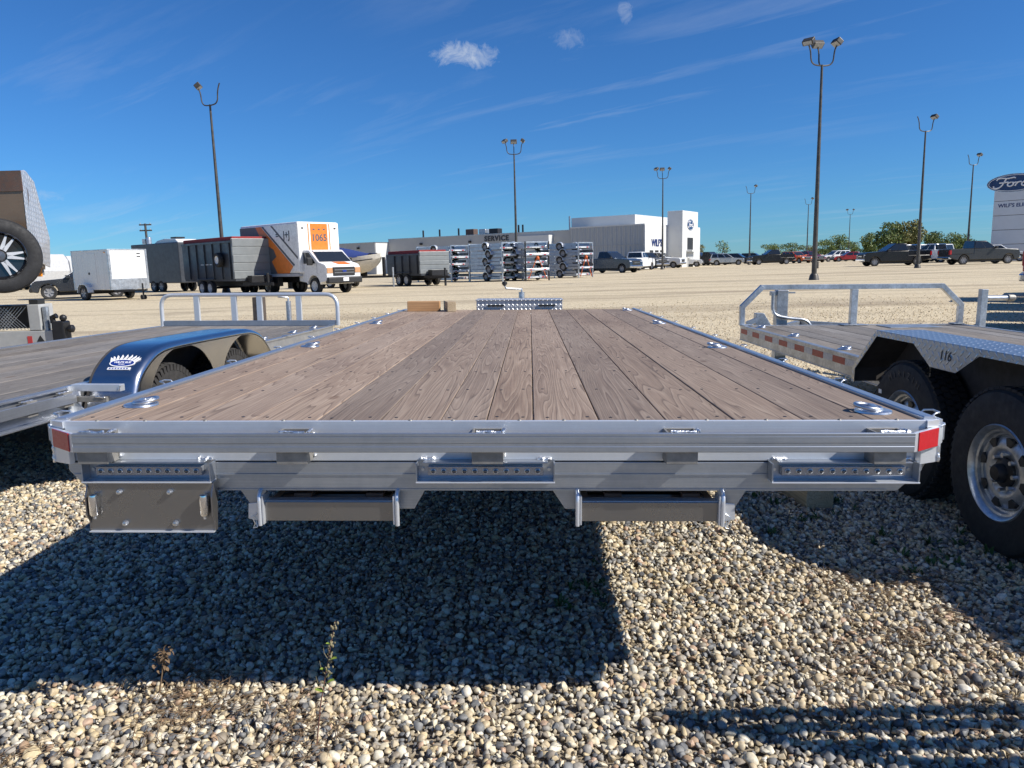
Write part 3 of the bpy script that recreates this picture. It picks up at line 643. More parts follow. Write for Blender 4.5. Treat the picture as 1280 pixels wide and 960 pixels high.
# two slide-out ramps under the beam
def ramp_unit(x0, x1, pin_left):
    rp = bpy.data.objects.new('slide_out_ramp', None); COL.objects.link(rp); rp.parent = T
    MB().box(x0, x1, -.020, -.014, -.288, -.232).build('ramp_end_plate', plate_alu, rp, bevel=.001)
    MB().box(x0, x1, -.0135, .02, -.234, -.230).build('ramp_end_lip', alu_clean, rp)
    for xx in (x0 + .004, x1 - .024): MB().box(xx, xx + .02, -.0135, 1.6, -.285, -.2345).build('ramp_rail', alu_y, rp)
    for k in range(12): MB().box(x0 + .024, x1 - .024, .05 + k * .13, .075 + k * .13, -.262, -.238).build('ramp_rung', alu, rp)
    for xx in (x0 + .07, x1 - .09): MB().box(xx, xx + .05, .03, 1.6, -.2335, -.2215).build('ramp_grip', brown_inside, rp)
    for k in range(4): MB().box(x0 + .11, x1 - .11, .10 + k * .1, .12 + k * .1, -.232, -.2235).build('grip_bar', alu, rp)
    MB().box(x0 + .002, x1 - .002, .03, 1.62, -.296, -.2865).build('ramp_slot_shade', dark_void, rp)  # dark sheet added to hide the lit gravel; stands in for shade in the slot
    # hanger gussets
    for (a, b_, cq, dq) in ((x0 - .085, x0 - .006, x0 - .006, x0 - .045), (x1 + .006, x1 + .09, x1 + .055, x1 + .006)):
        MB().prism([(a, -.201), (b_, -.201), (cq, -.262), (dq, -.262)], 'y', .012, .018).build('hanger_gusset', alu, rp, bevel=.001)
    for s, xx in ((-1, x0), (1, x1)):
        MB().box(min(xx, xx + s * .005), max(xx, xx + s * .005), -.034, .018, -.295, -.21).build('hanger_bar', alu_clean, rp, bevel=.001)
        MB().tube([(xx + s * .012, .004, -.198), (xx + s * .012, -.018, -.20), (xx + s * .012, -.03, -.212), (xx + s * .012, -.031, -.23), (xx + s * .012, -.031, -.298)], .0062, 10).build('latch_rod', alu_clean, rp, smooth=60)
    s = -1 if pin_left else 1; xx = (x0 - .016) if pin_left else (x1 + .016)
    e = MB(); e.prism([(xx, -.232), (xx + s * .03, -.235), (xx + s * .033, -.28), (xx, -.288)], 'y', -.024, -.02); e.build('latch_ear', alu_clean, rp, bevel=.001)
    pn = MB(); pn.tube([(xx + s * .004, -.03, -.262), (xx + s * .018, -.033, -.272), (xx + s * .010, -.033, -.292), (xx + s * .016, -.033, -.305), (xx + s * .004, -.033, -.302), (xx + s * .008, -.03, -.285)], .0022, 6); pn.build('clip_pin', zinc, rp, smooth=60)
ramp_unit(-.648, -.276, True); ramp_unit(.262, .648, False)
# under frame, axles, wheels, tongue
for s in (-1, 1):
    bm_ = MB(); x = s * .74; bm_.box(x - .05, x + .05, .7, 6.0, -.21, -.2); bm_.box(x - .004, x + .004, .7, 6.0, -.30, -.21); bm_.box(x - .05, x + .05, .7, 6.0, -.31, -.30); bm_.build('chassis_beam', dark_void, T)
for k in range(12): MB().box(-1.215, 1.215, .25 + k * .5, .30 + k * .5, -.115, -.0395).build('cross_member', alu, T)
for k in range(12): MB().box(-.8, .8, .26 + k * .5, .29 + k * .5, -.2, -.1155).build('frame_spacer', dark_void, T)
for y in (3.15, 4.0):
    zc = -(CAMH - 0.4428) - MAINP * y
    zl = zc + .34
    MB().cyl((-.86, y, zl), (.86, y, zl), .04, n=10).build('axle', dark_void, T)
    for s in (-1, 1):
        hgt = gz(s * .85 - .07, 2.07 + y) + .352 + MAINR * s * .85
        wheel(T, (s * .95, y, zc + hgt), .35, .22, s, .2, 'plain')
        MB().box(s * .74 - .05, s * .74 + .05, y - .06, y + .06, zl - .02, -.305).build('axle_hanger', dark_void, T)
tn = MB(); tn.bar((-.74, 5.6, -.28), (0, 7.6, -.30), .06, .12); tn.bar((.74, 5.6, -.28), (0, 7.6, -.30), .06, .12); tn.build('tongue', alu_y, T)
MB().box(-.06, .06, 7.45, 7.75, -.34, -.22).build('coupler', zinc, T, bevel=.01)
bx_ = MB(); bx_.box(-.47, .47, 6.10, 6.50, -.22, .094); tb = bx_.build('tongue_toolbox', tread_box, T, bevel=.004)
MB().box(-.48, .48, 6.085, 6.515, .0945, .104).build('toolbox_lid', tread_box, tb, bevel=.003)
for xx in (-.26, .3): MB().box(xx - .09, xx + .09, 6.0835, 6.0985, .03, .05).build('toolbox_latch', plastic_black, tb)
jz = -(CAMH - .4428) - MAINP * 6.9 + gz(0, 9)
MB().cyl((.02, 6.62, jz), (.02, 6.62, .17), .035, n=14).build('jack_post', galv_l, T, smooth=40)
MB().cyl((.02, 6.62, jz - .01), (.02, 6.62, jz + .02), .09, n=14).build('jack_foot', galv_l, T)
MB().tube([(.02, 6.62, .17), (.02, 6.62, .205), (-.005, 6.6, .205), (-.16, 6.55, .215), (-.175, 6.55, .25)], .011, 8).build('jack_crank', galv_l, T, smooth=60)
MB().lathe([(.001, .05), (.028, .045), (.032, .02), (.014, .0), (.001, -.002)], (-.175, 6.55, .245), 'z', 12).build('crank_knob', plastic_black, T, smooth=50)
# timbers left lying on the deck
def on_deck(mat, x, y, z=0): return mat @ Matrix.Translation((x, y, z))
t1 = MB().box(-.045, .045, -.17, .17, 0, .105).build('timber_block', wood_fresh, None, bevel=.004); t1.matrix_world = on_deck(Mm, -1.0, 5.78, .0005) @ Matrix.Rotation(R(90), 4, 'Z')
tag(t1, 'orange-brown timber offcut lying on the deck with its end grain showing', 'timber')
t2 = MB().box(-.045, .045, -.2, .2, 0, .10).build('timber_block', wood_pale, None, bevel=.004); t2.matrix_world = on_deck(Mm, -.735, 5.84, .0005) @ Matrix.Rotation(R(12), 4, 'Z')
tag(t2, 'pale greyish timber offcut on the deck beside the orange-brown one', 'timber')
ck = MB().box(-.08, .08, -.2, .2, 0, .12).build('timber_block', wood_pale, None, bevel=.004); c0 = on_z(1012, 632, 0); ck.location = (c0.x + .02, c0.y + .15, gz(c0.x, c0.y + .15) + .005); ck.rotation_euler = (0, 0, R(5))
tag(ck, 'short timber chock on the shaded gravel under the flatbed', 'timber')
# ------------------------------------------------------------------ neighbouring trailers
def vp_frame(vp, O, roll):
    u = ray(*vp).normalized(); xa = u.cross(Vector((0, 0, 1))).normalized(); n = xa.cross(u)
    X = xa * math.cos(R(roll)) - n * math.sin(R(roll)); return frame_mtx(O, X, u, X.cross(u))
def to_ground(Mx, x, y, r):
    """local z so that a wheel of radius r at local (x, y) stands on the ground"""
    w = Mx @ Vector((x, y, -.3)); t = gz(w.x, w.y) + r
    return -.3 + (t - w.z) / (Mx.to_3x3() @ Vector((0, 0, 1))).z
def planks(parent, x0, x1, y0, y1, n, mat, seed):
    rr = random.Random(seed); w = (x1 - x0) / n
    for i in range(n):
        g = rr.uniform(.002, .006); a, b_ = x0 + i * w + g / 2, x0 + (i + 1) * w - g / 2; h = (b_ - a) / 2
        p = MB().box(-h, h, y0, y1, -.038, 0).build('plank', mat, parent, bevel=.003); p.location = ((a + b_) / 2, rr.uniform(-.004, .004), rr.uniform(-.002, .002))
# --- left: polished fenders
ML = vp_frame((712, 338), (-2.68, 4.49, .72), 1.0)
TL = thing('car_trailer', 'low trailer with grey plank deck, polished steel double fender and rounded front rail', 'trailer', ML)
planks(TL, -2.27, -.055, -1.0, 5.08, 12, wood_grey, 2)
for x0, x1 in ((-.053, 0.0), (-2.325, -2.272)):
    s_ = MB(); s_.box(x0, x1, -1.02, 5.14, -.008, .007); s_.build('side_rail', alu_y, TL, bevel=.002)
    s_ = MB(); s_.box(x0 + .02, x1 - .02, -1.0, 5.12, -.15, -.0085); s_.build('rail_web', alu_y, TL)
    s_ = MB(); s_.box(x0 - .0, x1 + .03, -1.02, 5.14, -.162, -.1505); s_.build('rail_flange', alu_y, TL, bevel=.002)
MB().box(.052, .062, -1.02, -.06, -.082, -.022).build('rub_rail', alu_y, TL, bevel=.002)
for y in (-.95, -.42, -.12):
    MB().box(0.001, .0515, y - .04, y + .04, -.10, -.012).build('stake_pocket', dullblock, TL, bevel=.002)
rr = random.Random(11)
for y in (-.38, -.08):
    wd = MB(); jitter_tube(wd, (.03, y - .09, -.012), (.03, y - .01, -.012), .006, 8, rr); wd.build('weld_bead', weldm, TL, smooth=60)
MB().box(-2.27, -.054, 5.081, 5.14, -.16, .006).build('front_beam', alu, TL, bevel=.002)
MB().box(-2.27, -.054, -1.06, -1.005, -.16, .004).build('rear_beam', alu, TL, bevel=.002)
# light step and fender brackets
MB().box(.0005, .012, -.06, .05, -.155, .012).build('bracket_plate', alu_clean, TL, bevel=.002)
MB().prism([(.012, -.155), (.10, -.155), (.012, -.06)], 'y', -.03, -.022).build('bracket_gusset', alu_clean, TL)
MB().box(.0125, .325, -.035, .012, -.02, .022).build('fender_step', alu_clean, TL, bevel=.003)
MB().box(.0125, .235, -.04, .0, -.085, -.052).build('light_bar', dullblock, TL, bevel=.003)
wd = MB(); jitter_tube(wd, (.17, -.042, -.05), (.225, -.042, -.056), .007, 8, rr); wd.build('weld_bead', weldm, TL, smooth=60)
wd = MB(); jitter_tube(wd, (.31, -.036, -.01), (.325, -.034, .02), .008, 5, rr); wd.build('weld_bead', weldm, TL, smooth=60)
# fender
OUT = [(.06, -.16), (.105, -.06), (.154, .042), (.236, .115), (.338, .172), (.44, .203), (.564, .217), (.80, .222), (1.25, .222), (1.70, .220), (1.90, .205), (2.06, .16), (2.18, .085), (2.30, -.03), (2.36, -.14)]
def smooth_line(p, k=4):
    o = []
    for i in range(len(p) - 1):
        a, b_, c_, d_ = [Vector(p[max(0, min(len(p) - 1, j))]) for j in (i - 1, i, i + 1, i + 2)]
        for q in range(k):
            t = q / k; o.append(.5 * ((2 * b_) + (c_ - a) * t + (2 * a - 5 * b_ + 4 * c_ - d_) * t * t + (3 * b_ - a - 3 * c_ + d_) * t ** 3))
    return o + [Vector(p[-1])]
OL = smooth_line(OUT); n = len(OL); nr_ = []
for i in range(n):
    d = (OL[min(i + 1, n - 1)] - OL[max(i - 1, 0)]).normalized(); nr_.append(Vector((-d.y, d.x)))
cs = [(.03, -.03), (.03, 0), (.12, .001), (.27, .001), (.30, -.003), (.318, -.013), (.328, -.028), (.33, -.045)]
fm = MB(); vs_ = []
for i in range(n):
    for x, o_ in cs: q = OL[i] + nr_[i] * o_; vs_.append((x, q.x, q.y))
k = len(cs); fm.add(vs_, [(i * k + j, i * k + j + 1, (i + 1) * k + j + 1, (i + 1) * k + j) for i in range(n - 1) for j in range(k - 1)])
fender = fm.build('fender', fender_metal, TL, smooth=50, fix=True)
sol = fender.modifiers.new('thick', 'SOLIDIFY'); sol.thickness = .003; sol.offset = -1
arc = []
for c_, rx in ((1.78, .49), (.72, .44)):
    for t in np.linspace(0, math.pi, 18):
        p = (c_ + rx * math.cos(t), -.13 + .32 * math.sin(t)); arc.append((p[0], max(p[1], -.13)))
# skirt face: strips between outline and arch line, sampled on y
ins = [OL[i] + nr_[i] * -.043 for i in range(n)]
def arch_z(y):
    z = -.14
    for c_, rx in ((1.78, .49), (.72, .44)):
        t = (y - c_) / rx
        if abs(t) < 1: z = max(z, -.14 + .325 * math.sqrt(1 - t * t))
    if 1.12 < y < 1.33: z = max(z, .03) if z > .0 else z
    return min(z, .19)
sk = MB(); ys_ = np.linspace(.10, 2.33, 120); vs_ = []
def out_z(y):
    for i in range(n - 1):
        if ins[i].x <= y <= ins[i + 1].x: t = (y - ins[i].x) / max(1e-6, ins[i + 1].x - ins[i].x); return ins[i].y + (ins[i + 1].y - ins[i].y) * t
    return -.14
for y in ys_:
    zt = out_z(y); zb = min(arch_z(y), zt - .004)
    vs_ += [(.329, y, zt), (.329, y, zb), (.324, y, zb)]
sk.add(vs_, [(i * 3 + j, (i + 1) * 3 + j, (i + 1) * 3 + j + 1, i * 3 + j + 1) for i in range(119) for j in range(2)])
sk.build('fender_skirt', fender_metal, fender, smooth=30)
# inner arch liners so that the wells are dark boxes
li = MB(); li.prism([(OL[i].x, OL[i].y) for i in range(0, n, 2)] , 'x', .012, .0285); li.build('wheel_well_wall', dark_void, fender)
for y in (.64, 1.62): wheel(TL, (.17, y, to_ground(ML, .17, y, .365)), .365, .21, 1, .2, 'spoke', rim_mat=galv_l, lugs=50, tyre_mat=dusty_rubber)
for y in (.64, 1.62):
    zc = to_ground(ML, 0, y, .36); MB().cyl((-2.49, y, zc), (.1, y, zc), .04, n=10).build('axle', dark_void, TL)
    wheel(TL, (-2.49, y, to_ground(ML, -2.49, y, .365)), .372, .21, -1, .2, 'plain')
    for xx in (-2.1, -.22): MB().box(xx - .04, xx + .04, y - .06, y + .06, zc - .05, -.04).build('spring_hanger', dark_void, TL)
for k in range(11): MB().box(-2.27, -.055, -.8 + k * .55, -.75 + k * .55, -.15, -.0385).build('cross_member', dark_void, TL)
# sticker on the rear slope of the fender
sel = [i for i in range(n) if .15 < OL[i].x < .36]
p0, p1 = Vector((.18, OL[sel[0]].x, OL[sel[0]].y)), Vector((.18, OL[sel[-1]].x, OL[sel[-1]].y)); mid_ = (p0 + p1) / 2; dd = (p1 - p0).normalized(); nn = Vector((1, 0, 0)).cross(dd)
lift_ = max((Vector((.18, OL[i].x, OL[i].y)) - mid_).dot(nn) for i in sel); mid_ = mid_ + nn * (lift_ + .003 - .004)
xx_ = Vector((1, 0, 0))
st = Matrix(frame_mtx(mid_ + nn * .004, xx_, dd, nn))
blue_ink = simple('blue_ink', (0.012, 0.035, 0.22), 0.35); white_ink = simple('white_ink', (0.85, 0.85, 0.85), 0.4, var=0.02)
dk = bpy.data.objects.new('sticker', None); COL.objects.link(dk); dk.parent = fender; dk.matrix_local = st
el = lambda a, b_, n_=28, cx_=0, cy_=0: [(cx_ + a * math.cos(t), cy_ + b_ * math.sin(t)) for t in np.linspace(0, 2 * math.pi, n_, endpoint=False)]
MB().prism(el(.085, .036), 'z', -.001, .0008).build('sticker_border', white_ink, dk)
MB().prism(el(.078, .029), 'z', .0009, .0014).build('sticker_oval', blue_ink, dk)
for i in range(9):
    t = R(160 - i * 17.5); a = Vector((math.cos(t) * .084, math.sin(t) * .036)); o_ = Vector((math.cos(t) * .6, 1.0)).normalized(); s_ = Vector((o_.y, -o_.x)) * .006
    pts = [a - s_, a + s_, a + o_ * .030 + s_ * 2.0, a + o_ * .046 + s_ * .4, a + o_ * .028 - s_ * .2]
    MB().prism([tuple(p) for p in pts], 'z', -.001, .0008).build('sticker_tread', white_ink, dk)
MB().box(-.075, .075, -.062, -.042, -.001, .0008).build('sticker_strip', white_ink, dk)
text("WILF'S ELIE", white_ink, dk, Matrix.Translation((0, .005, .0016)), .023, .0002, bold=.0006)
text("FORD", white_ink, dk, Matrix.Translation((0, -.014, .0016)), .016, .0002)
for i in range(7): MB().box(-.066 + i * .019, -.053 + i * .019, -.057, -.047, .0009, .0013).build('sticker_print', blue_ink, dk)
for y in (3.2, 4.05, 4.75):
    d_ring(TL, -.15, y, .001, .4)
    MB().box(-.045, .02, y + .25, y + .33, .0072, .018).build('tie_down_cleat', zinc, TL, bevel=.003)
# rounded front rail
def bent(pts, r, n=6):
    o = [Vector(pts[0])]
    for i in range(1, len(pts) - 1):
        a, b_, c_ = Vector(pts[i - 1]), Vector(pts[i]), Vector(pts[i + 1]); d1, d2 = (a - b_).normalized(), (c_ - b_).normalized()
        for t in np.linspace(0, 1, n): p = (b_ + d1 * r).lerp(b_, t).lerp(b_.lerp(b_ + d2 * r, t), t); o.append(p)
    return o + [Vector(pts[-1])]
rail_parts = bpy.data.objects.new('front_rail', None); COL.objects.link(rail_parts); rail_parts.parent = TL
ry = 5.11
MB().tube(bent([(-2.29, ry, .007), (-2.29, ry, .405), (.055, ry, .405), (.055, ry, .007)], .16), .026, 10).build('bent_tube', alu_clean, rail_parts, smooth=50)
for x in (-1.81, -1.31, -.97, -.45): MB().box(x - .035, x + .035, ry - .02, ry + .02, .07, .385).build('upright', alu_clean, rail_parts, bevel=.003)
MB().box(-2.262, .028, ry - .022, ry + .022, .008, .072).build('bottom_bar', alu, rail_parts, bevel=.003)
jk = MB(); jk.box(-1.20, -1.06, ry + .3, ry + .42, -.3, .36); jk.build('winch_post', simple('bronze_steel', (.15, .12, .10), .4, .6), TL, bevel=.01)
for z in (.08, .2, .3): MB().cyl((-1.1, ry + .299, z), (-1.1, ry + .285, z), .014, n=10).build('bolt', zinc, TL)
z0 = to_ground(ML, -.8, ry + .5, 0)
MB().cyl((-.78, ry + .5, z0), (-.78, ry + .5, .3), .035, n=12).build('jack_post', zinc, TL, smooth=40)
MB().tube([(-.78, ry + .5, .30), (-.78, ry + .5, .345), (-.80, ry + .48, .35), (-.90, ry + .45, .36), (-.905, ry + .45, .395)], .012, 7).build('jack_crank', zinc, TL, smooth=50)
MB().sphere((-.905, ry + .45, .40), .03).build('crank_knob', plastic_black, TL, smooth=60)
tn = MB(); tn.bar((-2.0, 5.14, -.12), (-1.13, 6.6, -.14), .06, .11); tn.bar((-.25, 5.14, -.12), (-1.13, 6.6, -.14), .06, .11); tn.build('tongue', alu_y, TL)
# --- right: galvanised with treadplate fenders
MR = vp_frame((655, 333), (2.599, 8.41, .6246), 1.0)
TR = thing('equipment_trailer', 'galvanised trailer with treadplate fender marked 116, red and white tape and angular front rail', 'trailer', MR)
planks(TR, .058, 2.40, -6.2, -.05, 12, wood_grey, 9)
for x0, x1 in ((0.0, .055), (2.403, 2.458)):
    MB().box(x0, x1, -6.25, 0, -.012, .006).build('side_rail', galv, TR, bevel=.002)
    MB().box(x0 + .005, x1 - .01, -6.25, 0, -.15, -.0125).build('rail_web', galv, TR)
    MB().box(x0, x1 - .01, -6.25, 0, -.160, -.1505).build('rail_flange', galv, TR, bevel=.002)
MB().box(.056, 2.402, -.048, 0, -.16, .004).build('front_beam', galv, TR, bevel=.002)
MB().box(.056, 2.402, -6.25, -6.205, -.16, .004).build('rear_beam', galv, TR, bevel=.002)
red_tape = simple('red_tape', (0.40, 0.030, 0.018), 0.45, 0.0, 0.25, 40.0); white_tape = simple('white_tape', (0.55, 0.53, 0.49), 0.4, 0.0, 0.2, 40.0)
y = -.04
for i in range(7):
    MB().box(.0022, .0046, y - .23, y, -.082, -.030).build('red_tape', red_tape, TR); MB().box(.0024, .0046, y - .415, y - .232, -.080, -.032).build('white_tape', white_tape, TR); y -= .42
# treadplate fender
FO = [(-3.52, -.09), (-3.52, .004), (-3.82, .27), (-5.34, .27), (-5.64, .004), (-5.64, -.09)]
FI = [(-5.60, -.09), (-5.60, .0), (-5.325, .238), (-4.885, .238), (-4.70, .131), (-4.46, .131), (-4.275, .238), (-3.836, .238), (-3.56, .0), (-3.56, -.09)]
fe = bpy.data.objects.new('fender', None); COL.objects.link(fe); fe.parent = TR
sk = MB()
def strip(a, b_):   # quads between the outer and the inner line
    sk.prism([a[0], a[1], b_[1], b_[0]], 'x', -.262, -.258)
strip((FO[0], FO[1]), (FI[9], FI[8])); strip((FO[1], FO[2]), (FI[8], FI[7])); strip((FO[3], FO[4]), (FI[2], FI[1])); strip((FO[4], FO[5]), (FI[1], FI[0]))
sk.prism([(-3.82, .27), (-5.34, .27), (-5.325, .238), (-4.885, .238), (-4.70, .131), (-4.46, .131), (-4.275, .238), (-3.836, .238)], 'x', -.262, -.258)
sk.build('fender_skirt', tread_r, fe)
for i in range(5):
    a, b_ = FO[i], FO[i + 1]; tp = MB(); d = (Vector(b_) - Vector(a)).normalized(); nn = Vector((d.y, -d.x)) * .004
    tp.prism([a, b_, (b_[0] + nn.x, b_[1] + nn.y), (a[0] + nn.x, a[1] + nn.y)], 'x', -.2575, .03 if i == 2 else .0); tp.build('fender_top', tread_r, fe)
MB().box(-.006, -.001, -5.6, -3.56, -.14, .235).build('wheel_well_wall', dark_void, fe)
for i in (0, 1, 2, 3, 4):
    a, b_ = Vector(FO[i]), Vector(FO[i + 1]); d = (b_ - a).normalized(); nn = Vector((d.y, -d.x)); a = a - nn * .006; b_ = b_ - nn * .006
    MB().prism([tuple(a), tuple(b_), tuple(b_ + nn * .004), tuple(a + nn * .004)], 'x', -.2575, -.0065).build('fender_shade_plate', dark_void, fe)  # dark plates added below the treadplate, standing in for shade under the fender
pen = simple('marker_ink', (0.02, 0.02, 0.025), 0.6)
text('116', pen, fe, frame_mtx((-.2635, -4.60, .205), (0, -1, 0), (0, 0, 1), (-1, 0, 0)), .075, .0004, name='handwriting', shear=.15)
for y in (-5.03, -4.13):
    wheel(TR, (-.118, y, to_ground(MR, -.118, y, .392)), .398, .215, -1, .222, 'spoke', rim_mat=galv_l, n=64, lugs=60, shoulder=False)
    zc = to_ground(MR, .5, y, .38); MB().cyl((-.05, y, zc), (2.5, y, zc), .045, n=10).build('axle', dark_void, TR)
    wheel(TR, (2.58, y, to_ground(MR, 2.58, y, .392)), .398, .215, 1, .222, 'plain', rim_mat=galv_l)
    for xx in (.3, 2.15): MB().box(xx - .04, xx + .04, y - .06, y + .06, zc - .05, -.04).build('spring_hanger', dark_void, TR)
ys_c = [c for c in TR.children if c.name.startswith('wheel')]
for k in range(11): MB().box(.056, 2.402, -6.0 + k * .55, -5.95 + k * .55, -.15, -.0385).build('cross_member', dark_void, TR)
# raised letters on the forward tyre
wf = [c for c in ys_c if abs(c.location.y + 4.13) < .01][0]
for i, ch in enumerate('MIRIZIN'):
    t = R(118 - i * 9.5); p = Vector((-.1115, .325 * math.cos(t) * -1, .325 * math.sin(t)))
    yv = Vector((0, -math.cos(t), math.sin(t))); text(ch, simple('tyre_letter', (.05, .05, .052), .55) if i == 0 else MATS['tyre_letter'], wf, frame_mtx(p, Vector((-1, 0, 0)).cross(yv) * -1, yv, (-1, 0, 0)), .055, .0015)
MB().box(-.112, -.1085, .255, .29, .17, .195).build('tyre_label', white_ink, wf)
# front rail of square tube, jack, breakaway post
fr = bpy.data.objects.new('front_rail', None); COL.objects.link(fr); fr.parent = TR
rp = [(.0, -.06, .006), (.0, -.06, .215), (.21, -.06, .43), (2.20, -.06, .43), (2.42, -.06, .22), (2.42, -.06, .006)]
for i in range(5):
    a, b_ = Vector(rp[i]), Vector(rp[i + 1]); d = (b_ - a).normalized(); MB().bar(a - d * (.0 if i == 0 else .012), b_ + d * (.0 if i == 4 else .012), .054, .0555 if i % 2 else .0545, (0, 1, 0)).build('rail_tube', galv_l, fr, bevel=.003)
MB().box(1.20, 1.27, -.09, -.03, .012, .402).build('upright', galv_l, fr, bevel=.003)
MB().box(1.10, 1.38, -.16, -.001, .0045, .0115).build('upright_foot', galv, fr, bevel=.002)
for xx in (.04, 2.38): MB().box(xx - .05, xx + .07, -.12, -.0, .0065, .018).build('rail_foot', galv, fr, bevel=.002)
for yy in (-.3, -1.3, -2.45): d_ring(TR, .14, yy, .001, .5)
MB().box(1.45, 2.0, -.5, -.16, .003, .009).build('deck_plate', galv, TR, bevel=.002)
zj = to_ground(MR, .55, .35, 0)
MB().box(.50, .63, .28, .40, zj, .385).build('jack_post', galv, TR, bevel=.008)
MB().box(.63, .72, .32, .34, .345, .362).build('jack_pin', galv, TR)
MB().box(.43, .50, .30, .36, .32, .37).build('jack_head', galv_l, TR, bevel=.006)
MB().tube(bent([(.44, .25, .35), (.44, .25, .10), (.62, .25, .06), (.86, .25, .04), (.90, .25, -.06)], .09), .020, 9).build('jack_handle', galv_l, TR, smooth=50)
MB().prism([(.24, -.08), (.24, .125), (.33, .125), (.46, -.08)], 'y', .2, .3).build('tongue_gusset', galv, TR, bevel=.004)
MB().bar((.13, .2, .0), (.27, .2, .06), .05, .05).build('gusset_arm', galv, TR)
tn = MB(); tn.bar((.3, 0, -.1), (1.2, 1.5, -.12), .07, .12); tn.bar((2.1, 0, -.1), (1.2, 1.5, -.12), .07, .12); tn.build('tongue', galv, TR)
MB().box(2.50, 2.57, -.30, -.23, -.16, .395).build('corner_post', galv_l, TR, bevel=.004)
MB().cyl((2.57, -.265, .30), (2.80, -.265, .30), .028, n=12).build('post_arm', galv_l, TR, smooth=40)
MB().lathe([(.001, .06), (.03, .055), (.04, .03), (.04, -.02), (.001, -.03)], (2.82, -.265, .30), 'x', 14).build('arm_knob', dullblock, TR, smooth=40)
# an upright slatted ramp gate standing beside the galvanised trailer's tail
gt = thing('ramp_gate', 'upright galvanised ramp gate with flat bars behind the treadplate fenders', 'gate', loc=(0, 0, 0))
for x in (1.95, 3.05, 4.2): MB().box(x, x + .05, 1.50, 1.55, gz(x, 1.5) - .01, 1.36).build('gate_post', galv, gt)
for z in (.50, .72, .94, 1.16, 1.34): MB().box(1.94, 4.26, 1.551, 1.575, z - .055, z + .035).build('gate_bar', galv, gt)
# --- far left: bronze trailer nose with a spare wheel, and a tongue with a mesh box
bronze = brushed('bronze_skin', (0.30, 0.205, 0.13), 0.34, (1, 1, 40), smudge=.2, metal=.4)
tread_s = treadplate('stone_guard', (0.50, 0.51, 0.53), 12.0, 0.35, 0.25, 1.8)
YB = 8.5
BT = thing('enclosed_trailer', 'bronze enclosed trailer nose with treadplate stone guard and alloy spare wheel', 'trailer')
A = [at(26, 213, YB), at(38, 322, YB)]; B = [at(29.5, 212.5, YB + .35), at(40, 226, YB + .75), at(60, 297, YB + 1.5), at(61, 334, YB + 1.5)]
zt, zb_ = A[0].z, A[1].z
xl = -9.6
bmh = bmesh.new(); sh = Vector((-.06, .02, -.03))
for v in [A[0], A[1], Vector((xl, YB, zt)), Vector((xl, YB, zb_))] + [b0 + sh for b0 in B] + [Vector((xl, YB + 1.5, B[0].z - .03)), Vector((xl, YB + 1.5, B[3].z))]: bmh.verts.new(v)
bmesh.ops.convex_hull(bmh, input=bmh.verts[:]); meh = bpy.data.meshes.new('body_shell'); bmh.to_mesh(meh); bmh.free(); box_uv(meh); link('body_shell', meh, bronze, BT)
MB().box(xl, A[0].x, YB - .012, YB - .001, zt - .22, zt).build('top_band', simple('copper_trim', (.36, .18, .11), .3, .8), BT)
gd = MB(); A2 = [A[0] + Vector((.002, -.004, 0)), A[1] + Vector((.002, -.004, 0))]
vv = [A2[0], B[0], B[1], B[2], B[3], A2[1]]; back = [v + Vector((-.05, .12, 0)) for v in vv]
gd.add(vv + back, [(0, 5, 4, 3, 2, 1), (6, 7, 8, 9, 10, 11)] + [(i, (i + 1) % 6, 6 + (i + 1) % 6, 6 + i) for i in range(6)]); gd.build('stone_guard', tread_s, BT, fix=True)
cb = Vector(B[3]); MB().box(cb.x - .30, cb.x - .03, cb.y - .1, cb.y - .06, cb.z - .10, cb.z + .05).build('lamp_board', dullblock, BT)
MB().box(cb.x - .15, cb.x - .03, cb.y - .125, cb.y - .1005, cb.z - .12, cb.z + .0).build('amber_lamp', amber, BT, bevel=.005)
MB().box(cb.x - .30, cb.x - .24, cb.y - .125, cb.y - .1005, cb.z - .15, cb.z - .0).build('red_lamp', red_lens, BT, bevel=.005)
MB().box(xl, -7.9, YB + .3, YB + 1.4, .55, zb_ + .03).build('lower_body', dark_void, BT)
for y in (YB + .2, YB + 1.5): MB().lathe([(.2, -.1), (.36, -.1), (.36, .1), (.2, .1)], (-8.6, y, gz(-8.6, y) + .355), 'y', 28, closed=True).build('road_wheel', rubber, BT, smooth=40); MB().cyl((-8.6, y - .09, gz(-8.6, y) + .355), (-8.6, y + .09, gz(-8.6, y) + .355), .21, n=20).build('road_rim', galv, BT); 
MB().cyl((-8.6, YB + .2, gz(-8.6, YB + .2) + .36), (-8.6, YB + 1.5, gz(-8.6, YB + 1.5) + .36), .06, n=10).build('axle', dark_void, BT)
MB().box(-8.75, -8.45, YB + .4, YB + 1.3, .3, .551).build('axle_mount', dark_void, BT)
sw = bpy.data.objects.new('spare_wheel', None); COL.objects.link(sw); sw.parent = BT
wc = at(-1, 320, YB - .2); sw.location = wc; sw.rotation_euler = (0, 0, R(36)); wr = .405
MB().lathe([(.24, -.12), (.26, -.135), (.34, -.14), (.385, -.115), (.402, -.08), (.405, -.05), (.396, -.047), (.396, -.035), (.405, -.03), (.405, .03), (.396, .035), (.396, .047), (.405, .05), (.402, .08), (.385, .115), (.34, .14), (.26, .135)], (0, 0, 0), 'y', 56).build('tyre', rubber, sw, smooth=35)
rm_ = MB().lathe([(.25, -.125), (.258, -.135), (.248, -.138), (.236, -.12), (.225, -.08), (.001, -.07)], (0, 0, 0), 'y', 48).build('rim', simple('gloss_black', (.012, .012, .013), .15, coat=.6), sw, smooth=40)
